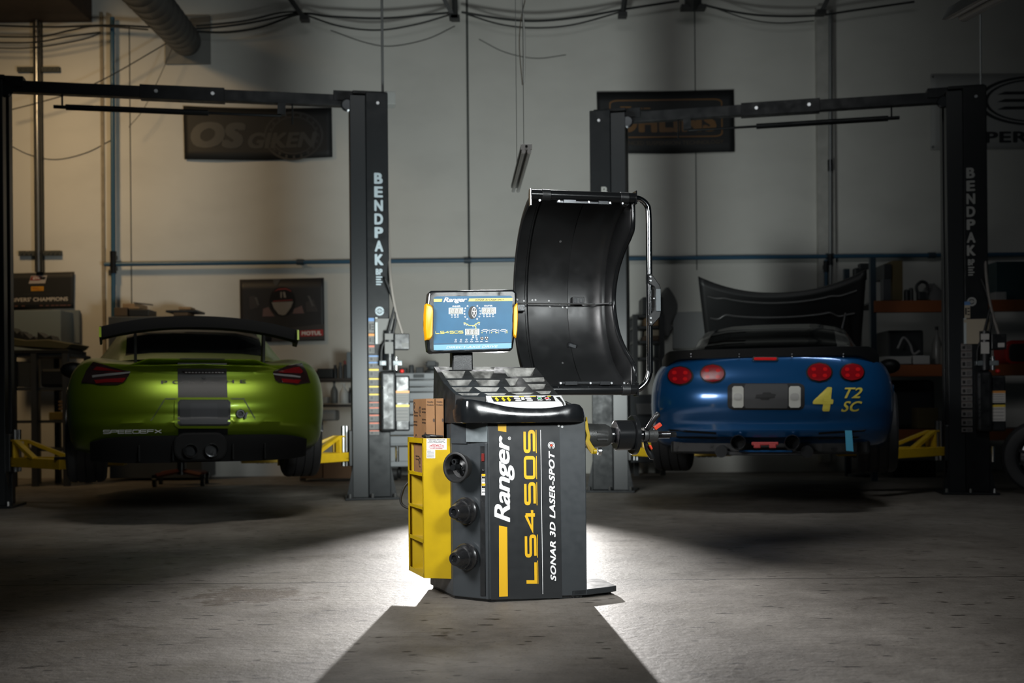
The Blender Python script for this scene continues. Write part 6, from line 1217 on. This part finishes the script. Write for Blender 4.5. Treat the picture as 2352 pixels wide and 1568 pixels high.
# bench between coupe and lift post
bs = shelf_unit('storage_shelf', 'dark storage shelf between the green coupe and the left lift post', 'shelving', 690, 872, 12.5, .6, (868, 928, 1052), (694, 868), dgy, mat('dark_shelf_board', (.05, .04, .035), .6))
abox('black_box', 728, 764, 846, 868, 12.55, .3, dk, 'black box with red ends on the top storage shelf', 'box', .01)
abox('red_case', 716, 726, 851, 868, 12.55, .2, mat('dull_red_case', (.2, .02, .02), .5), 'small dull red case at the left end of the top storage shelf', 'case')
abox('grey_carton', 796, 815, 808, 868, 12.7, .25, mat('blue_grey_carton', (.16, .19, .21), .6), 'tall blue-grey carton behind the left lift post', 'box')
for i, (x0, x1, y0, mm, lb) in enumerate(((764, 776, 838, dk, 'black spray can on the top storage shelf next to the black box'), (777, 787, 832, dgy, 'grey can on the top storage shelf'), (788, 797, 828, dk, 'black bottle with red cap on the top storage shelf'))):
    a = at((x0+x1)/2, 868, 12.6); r = (x1-x0)/2*12.6/FPX; h = at(x0, y0, 12.6).z-a.z; f = Frame(a.x, a.y, a.z, 0); t = empty('spray_can', f, lb, 'can')
    mb = MB(); mb.lathe([(0, r), (h*.7, r), (h*.8, r*.6)], None, 18); mb.build('can_body', mm, t, 40); mb = MB(); mb.lathe([(h*.8, r*.6), (h, r*.55)], None, 14); mb.build('cap', mat('dull_red_case', (.2, .02, .02), .5) if i == 2 else mm, t, 40)
def bottle(px, y0, y1, wpx, d, mm, cap, lb, spray=False):
    a = at(px, y1, d); r = wpx/2*d/FPX; h = at(px, y0, d).z-a.z; f = Frame(a.x, a.y, a.z, 0); t = empty('spray_bottle' if spray else 'bottle', f, lb, 'bottle', 'bottles on the storage shelf')
    mb = MB(); mb.lathe([(0, r*.95), (h*.02, r), (h*.5, r), (h*.62, r*.75), (h*.74, r*.3), (h*.86, r*.28)], None, 20); mb.build('bottle_body', mm, t, 50)
    mb = MB(); mb.lathe([(h*.86, r*.34), (h*.95, r*.34)], None, 14)
    if spray: mb.box((-r*.25, 0, h*.96), (r*1.1, r*.4, h*.09))
    mb.build('cap', cap, t, 40)
bottle(790, 879, 926, 21, 12.52, mat('white_bottle', (.6, .6, .58), .4), mat('white_bottle', (.6, .6, .58), .4), 'white trigger spray bottle on the lower storage shelf', True)
bottle(768, 872, 926, 17, 12.6, mat('grey_bottle', (.15, .16, .16), .4), dk, 'grey bottle with dark cap left of the white spray bottle')
bottle(804, 884, 926, 13, 12.6, dk, mat('white_bottle', (.6, .6, .58), .4), 'dark bottle with white cap right of the white spray bottle')
abox('white_box', 730, 752, 911, 926, 12.52, .2, mat('dull_white_box', (.45, .45, .44), .6), 'low white box at the left of the lower storage shelf', 'box')
abox('white_bin', 735, 771, 941, 966, 12.56, .3, mat('dull_white_box', (.45, .45, .44), .6), 'dull white bin hanging under the lower storage shelf', 'bin', .02)
for x0, x1, y0, lb in ((742, 818, 1060, 'wide brown cardboard box on the floor under the yellow lift arm'), (690, 740, 1066, 'brown cardboard box on the floor behind the right rear tyre of the coupe')): abox('floor_box', x0, x1, y0, 1098.5, 12.3, .4, mat('brown_box2', (.13, .07, .035), .8, noise=.1), lb, 'box')
# grey tool chest
a0, a1 = at(880, 1000, 12.35).x, at(1064, 1000, 12.35).x; f = Frame((a0+a1)/2, 12.6, 0, 0); h = (a1-a0)/2; zt = at(970, 856, 12.35).z
t = empty('tool_chest', f, 'grey steel drawer chest behind the balancer display', 'tool chest'); gst = mat('light_grey_enamel', (.38, .40, .42), .35)
mb = MB(); mb.bx(-h, h, -.22, .3, .16, zt); mb.build('body', gst, t, bevel=.008)
zs_ = [at(970, y, 12.35).z for y in (868, 884, 896, 918, 948, 972, 995, 1020, 1060)]
for i, (z1, z0) in enumerate(zip(zs_, zs_[1:])):
    mb = MB(); mb.bx(-h+.03, h-.03, -.245, -.215, z0+.008, z1-.008); dr = mb.build('drawer', gst, t, bevel=.004); mb = MB(); mb.bx(-h+.05, h-.05, -.262, -.24, z1-.03, z1-.012); mb.build('handle', chrome, dr, bevel=.004)
mb = MB(); p = at(962, 862, 12.35); mb.bx(p.x-f.loc[0]-.06, p.x-f.loc[0]+.06, -.255, -.215, zt-.055, zt-.015); mb.build('name_plate', dgy, t)
for x in (-h+.12, h-.12):
    for y in (-.15, .22): mb = MB(); mb.cyl((x-.03, y, .08), (x+.03, y, .08), .08, n=18); mb.bx(x-.04, x+.04, y-.05, y+.05, .14, .165); mb.build('caster', rub, t, 40)
p = at(993, 856, 12.55); f = Frame(p.x, p.y, zt, 0); t = empty('bench_vise', f, 'dark bench vise standing on the grey tool chest', 'vise')
mb = MB(); mb.lathe([(0, .09), (.03, .09), (.05, .05), (.08, .05)], None, 20); mb.bx(-.07, .07, -.05, .05, .07, .13); mb.bx(-.05, .05, -.16, -.05, .08, .14); mb.build('body', dgy, t, 40, bevel=.005)
mb = MB(); mb.cyl((-.09, -.15, .10), (.09, -.15, .10), .007, n=8); mb.build('handle', steel, t, 40)
for x0, x1, y0, mm, lb in ((898, 912, 838, dk, 'dark can on the tool chest beside the lift power unit'), (916, 934, 843, dk, 'low dark box on the tool chest left of the display'), (938, 950, 836, dgy, 'grey tin on the tool chest left of the display'), (955, 972, 842, dk, 'dark case on the tool chest left of the vise')):
    a = at((x0+x1)/2, 856, 12.5); z1 = at(x0, y0, 12.5).z; r = (x1-x0)/2*12.5/FPX; mb = MB(); mb.lathe([(zt, r), (zt+(z1-a.z)*.85, r), (z1-a.z+zt, r*.8)], Matrix.Translation((a.x, 12.55, 0)), 18) if mm is dgy or x0 < 900 else mb.bx(a.x-r, a.x+r, 12.5, 12.62, zt, zt+z1-a.z); tag(mb.build('shop_can' if (mm is dgy or x0 < 900) else 'small_case', mm, None, 40, bevel=.004), lb, 'can' if (mm is dgy or x0 < 900) else 'case')
# bench and rack seen between hood and blue car
abox('metal_cabinet', 1385, 1530, 906, 1062, 12.3, .6, dgy, 'dark metal cabinet behind the spindle', 'cabinet')
mb = MB(); p = [at(x, y, 12.26) for x, y in ((1460, 926), (1510, 926), (1507, 952), (1464, 952))]; mb.prism([(q.x, q.z) for q in p], .05, Matrix(((1, 0, 0, 0), (0, 0, 1, 12.25), (0, 1, 0, 0), (0, 0, 0, 1)))); tag(mb.build('hanging_bin', mat('dull_grey_bin', (.2, .2, .2), .6), bevel=.008), 'dull grey bin on the cabinet front above the spindle nut', 'bin')
shelf_unit('storage_rack', 'narrow dark rack with boxes left of the blue car', 'shelving', 1456, 1524, 12.95, .45, (722, 748, 782, 820), (1460, 1521), dk, dk)
abox('black_box', 1476, 1523, 682, 722, 13.0, .4, dk, 'black box on top of the narrow rack', 'box', .01)
abox('cardboard_box', 1482, 1512, 730, 748, 13.0, .3, tan, 'tan box on the second shelf of the narrow rack', 'box')
abox('cardboard_box', 1486, 1519, 757, 771, 13.0, .3, mat('pale_carton', (.36, .30, .22), .8), 'pale carton on the third shelf of the narrow rack', 'box')
abox('dark_carton', 1478, 1519, 771.5, 782, 13.0, .3, mat('dark_brown_box', (.08, .05, .03), .8), 'dark brown carton under the pale carton on the narrow rack', 'box')
P0 = at(1536, 658, 13.3); rows = []
for j in range(13):
    v = j/12; z = P0.z-v*.60; w_ = .02+.09*sin(pi*min(1, v*1.25))**.8 if v < .8 else .06*(1-v)/.2+.02
    rows.append([Vector((P0.x-.01*v+w_*cos(a)*(1+.2*sin(3*a+v*4)), 13.44+.055*sin(a), z)) for a in [2*pi*i/16 for i in range(16)]])
mb = MB(); mb.grid(rows, loop=True); mb.add(rows[-1], [tuple(range(16))]); mb.add(rows[0], [tuple(range(16))]); tag(mb.build('hanging_jacket', mat('grey_cloth', (.16, .16, .16), .9), None, 60), 'grey jacket hanging on the rear wall left of the open bonnet', 'jacket')
abox('white_board', 1546, 1630, 716, 800, 13.45, .05, mat('dull_white_board', (.3, .31, .31), .6), 'dull white board leaning on the wall behind the open bonnet', 'board')
# pallet racking at right
orb = mat('orange_rack_beam', (.22, .065, .018), .5); upr = mat('dark_blue_upright', (.02, .035, .05), .45)
pr2 = shelf_unit('pallet_rack', 'pallet rack with orange beams and dark blue uprights behind the right lift', 'shelving', 2006, 2560, 11.6, .9, (689, 836, 984), (2006, 2560), upr, dgy, .02, 590, (orb, .125))
mb = MB(); z = 2.6
abox('grille_panel', 2029, 2046, 640, 689, 11.7, .1, mat('dark_slatted_grille', (.05, .055, .06), .5), 'dark slatted grille standing on the top rack shelf', 'grille', .002)
abox('black_box', 2030, 2048, 606, 640, 11.7, .3, dk, 'black box standing on the slatted grille on the rack', 'box')
abox('brown_carton', 2050, 2074, 598, 689, 11.75, .3, mat('olive_brown_carton', (.10, .075, .03), .8), 'tall olive-brown carton on the top rack shelf', 'box')
for px, w_, y0, lb in ((2086, 12, 664, 'small dark tin on the top rack shelf beside the tall carton'), (2097, 10, 660, 'second small dark tin from the tall carton on the top rack shelf')):
    a = at(px, 689, 11.8); z1 = at(px, y0, 11.8).z; mb = MB(); r = w_/2*11.8/FPX; mb.lathe([(a.z, r), (z1-.02, r), (z1, r*.7)], Matrix.Translation((a.x, 11.85, 0)), 16); tag(mb.build('tin', dk, None, 40), lb, 'tin')
p = at(2116, 689, 11.85); f = Frame(p.x, p.y, p.z, 0); t = empty('clamp_tool', f, 'black hooked clamp tool on the top rack shelf left of the lift post', 'tool')
mb = MB(); mb.bx(-.045, .045, -.04, .04, 0, .09); mb.build('base', dk, t, bevel=.01); mb = MB(); mb.tube(bez([(-.04, 0, .08), (-.05, 0, .15), (0, 0, .2), (.06, 0, .18), (.07, 0, .1)], 5), .018, 8); mb.build('hook', dk, t, 60)
rows = []
p = at(2150, 689, 11.9)
for j in range(8):
    v = j/7; rows.append([Vector((p.x+.14*cos(a)*(1-v**2*.85)*(1+.15*sin(3*a+j)), 12.0+.1*sin(a)*(1-v**2*.8), p.z+.19*v+.01*sin(5*a))) for a in [2*pi*i/18 for i in range(18)]])
mb = MB(); mb.grid(rows, loop=True); mb.add(rows[-1], [tuple(range(18))]); mb.add(rows[0], [tuple(range(18))]); tag(mb.build('cloth_bundle', mat('grey_bundle', (.13, .13, .13), .9), None, 60), 'lumpy grey cloth bundle on the top rack shelf', 'cloth')
abox('dark_crate', 2288, 2420, 600, 689, 11.9, .4, mat('dark_teal_crate', (.015, .04, .045), .5), 'large dark teal crate on the top rack shelf at the right edge', 'crate')
abox('white_carton', 2286, 2312, 670, 689, 11.66, .2, mat('dim_white_carton', (.3, .3, .29), .6), 'small white carton in front of the dark teal crate', 'box')
abox('machine_case', 2040, 2122, 758, 826, 11.9, .4, dk, 'black machine case on the middle rack shelf', 'case', .02)
abox('parts_box', 2030, 2094, 818, 836, 11.65, .3, mat('dim_white_carton', (.3, .3, .29), .6), 'low pale box with red print at the left of the middle rack shelf', 'box')
abox('parts_box', 2098, 2136, 816, 836, 11.66, .3, mat('dim_white_carton2', (.34, .34, .33), .6), 'low pale box right of the one with red print', 'box')
mb = MB(); mb.tube(bez([at(x, y, 11.72) for x, y in ((2062, 800), (2075, 775), (2090, 790), (2098, 812), (2112, 806))], 6), .012, 8); tag(mb.build('hose_coil', mat('pale_hose', (.2, .2, .2), .5), None, 60), 'pale hose hanging over the black machine case', 'hose')
bottle(2152, 745, 836, 22, 11.9, mat('smoky_bottle', (.15, .15, .14), .3), dk, 'smoky bottle with dark cap on the middle rack shelf'); bottle(2168, 770, 836, 16, 11.8, mat('smoky_bottle2', (.2, .19, .17), .3), steel, 'shorter bottle with bright cap right of the smoky one')
p = at(2345, 836, 11.65); f = Frame(p.x, p.y, p.z, 0); t = empty('red_toolbox', f, 'red box with rounded top on the middle rack shelf at the right edge', 'toolbox')
mb = MB(); mb.prism(rect_ring(-.17, .2, 0, .26, .09), .3, Matrix(((1, 0, 0, 0), (0, 0, 1, 0), (0, 1, 0, 0), (0, 0, 0, 1)))); mb.build('shell', mat('glossy_red_box', (.4, .015, .012), .25, coat=.5), t, bevel=.02)
mb = MB(); mb.prism(rect_ring(-.13, .17, .03, .22, .05), .02, Matrix(((1, 0, 0, 0), (0, 0, 1, -.012), (0, 1, 0, 0), (0, 0, 0, 1)))); mb.build('front_panel', dk, t, bevel=.006)
abox('engine_part', 2044, 2150, 872, 984, 11.8, .5, dk, 'large black machine part on the lower rack shelf', 'machine', .05)
abox('brown_carton', 2108, 2156, 936, 984, 11.62, .2, mat('olive_brown_carton', (.10, .075, .03), .8), 'olive-brown carton in front of the black machine part', 'box')
abox('equipment_case', 2050, 2150, 1058, 1097, 12.2, .4, dk, 'low black case on the floor under the yellow arm of the right lift', 'case', .01)
f = Frame(*at(1977, 900, 12.4), 0); f = Frame(f.loc[0], f.loc[1], 0, 0); t = empty('stand_pole', f, 'grey stand pole with dark head right of the open bonnet', 'stand')
mb = MB(); z1 = at(1977, 640, 12.4).z; mb.cyl((0, 0, 0), (0, 0, z1), .02, n=12); mb.build('pole', gpipe, t, 40)
mb = MB(); mb.bx(-.07, .07, -.05, .05, z1-.02, z1+.12); mb.bx(-.02, .09, -.06, .02, z1+.1, z1+.17); mb.build('head', dk, t, bevel=.01); mb = MB(); mb.lathe([(0, .16), (.03, .15), (.04, .03)], None, 20); mb.build('foot', dk, t, 40)
# wheel at the right edge, jack under the coupe
px_, d_ = 2392, 9.7; p = at(px_, 1040, d_); f = Frame(p.x, p.y, 0, 68); t = empty('car_wheel', f, 'dark car wheel standing on the floor at the right edge', 'wheel')
X = Matrix.Translation((0, 0, .33)) @ Matrix.Rotation(pi/2, 4, 'Y') ; wh_ = None
mb = MB(); h = .12; r = .33; mb.lathe([(-h+.01, r*.66), (-h, r*.74), (-h+.01, r*.93), (-h+.035, r), (h-.035, r), (h-.01, r*.93), (h, r*.74), (h-.01, r*.66)], X, 40, cap=False); mb.build('tyre', tyre, t, 35)
mb = MB(); mb.lathe([(-h+.01, r*.67), (-h+.02, r*.6), (h-.04, r*.58), (h-.012, r*.67)], X, 36, cap=False); mb.lathe([(-.06, 0.001), (-.06, r*.3), (-.03, r*.6)], X, 30, cap=False)
for k in range(10): a = k*2*pi/10; mb.box((r*.33*cos(a), r*.33*sin(a), -.085), (r*.6, .025, .02), X, rz=a)
mb.build('rim', dksteel, t, 40)
f = Frame(*at(423, 1104, 12.0), 10); f = Frame(f.loc[0], 11.9, 0, 10); t = empty('transmission_jack', f, 'dull red wheeled jack on the floor under the green coupe', 'jack'); drd = mat('dull_red_jack', (.12, .03, .02), .5)
mb = MB(); mb.cyl((0, 0, .12), (0, 0, .52), .05, .035, n=14); mb.build('column', dksteel, t, 40)
for sx1, sy1 in ((-1, -1), (1, -1), (-1, 1), (1, 1)):
    mb = MB(); mb.tube([(0, 0, .16), (sx1*.24, sy1*.22, .12)], .026, 4); lg = mb.build('leg', drd, t); mb = MB(); mb.cyl((sx1*.25-.02, sy1*.23, .055), (sx1*.25+.02, sy1*.23, .055), .055, n=16); mb.bx(sx1*.25-.025, sx1*.25+.025, sy1*.23-.03, sy1*.23+.03, .09, .13); mb.build('caster', dksteel, lg, 40)
mb = MB(); mb.bx(-.16, .16, -.13, .13, .52, .55); mb.build('saddle', drd, t, bevel=.005)
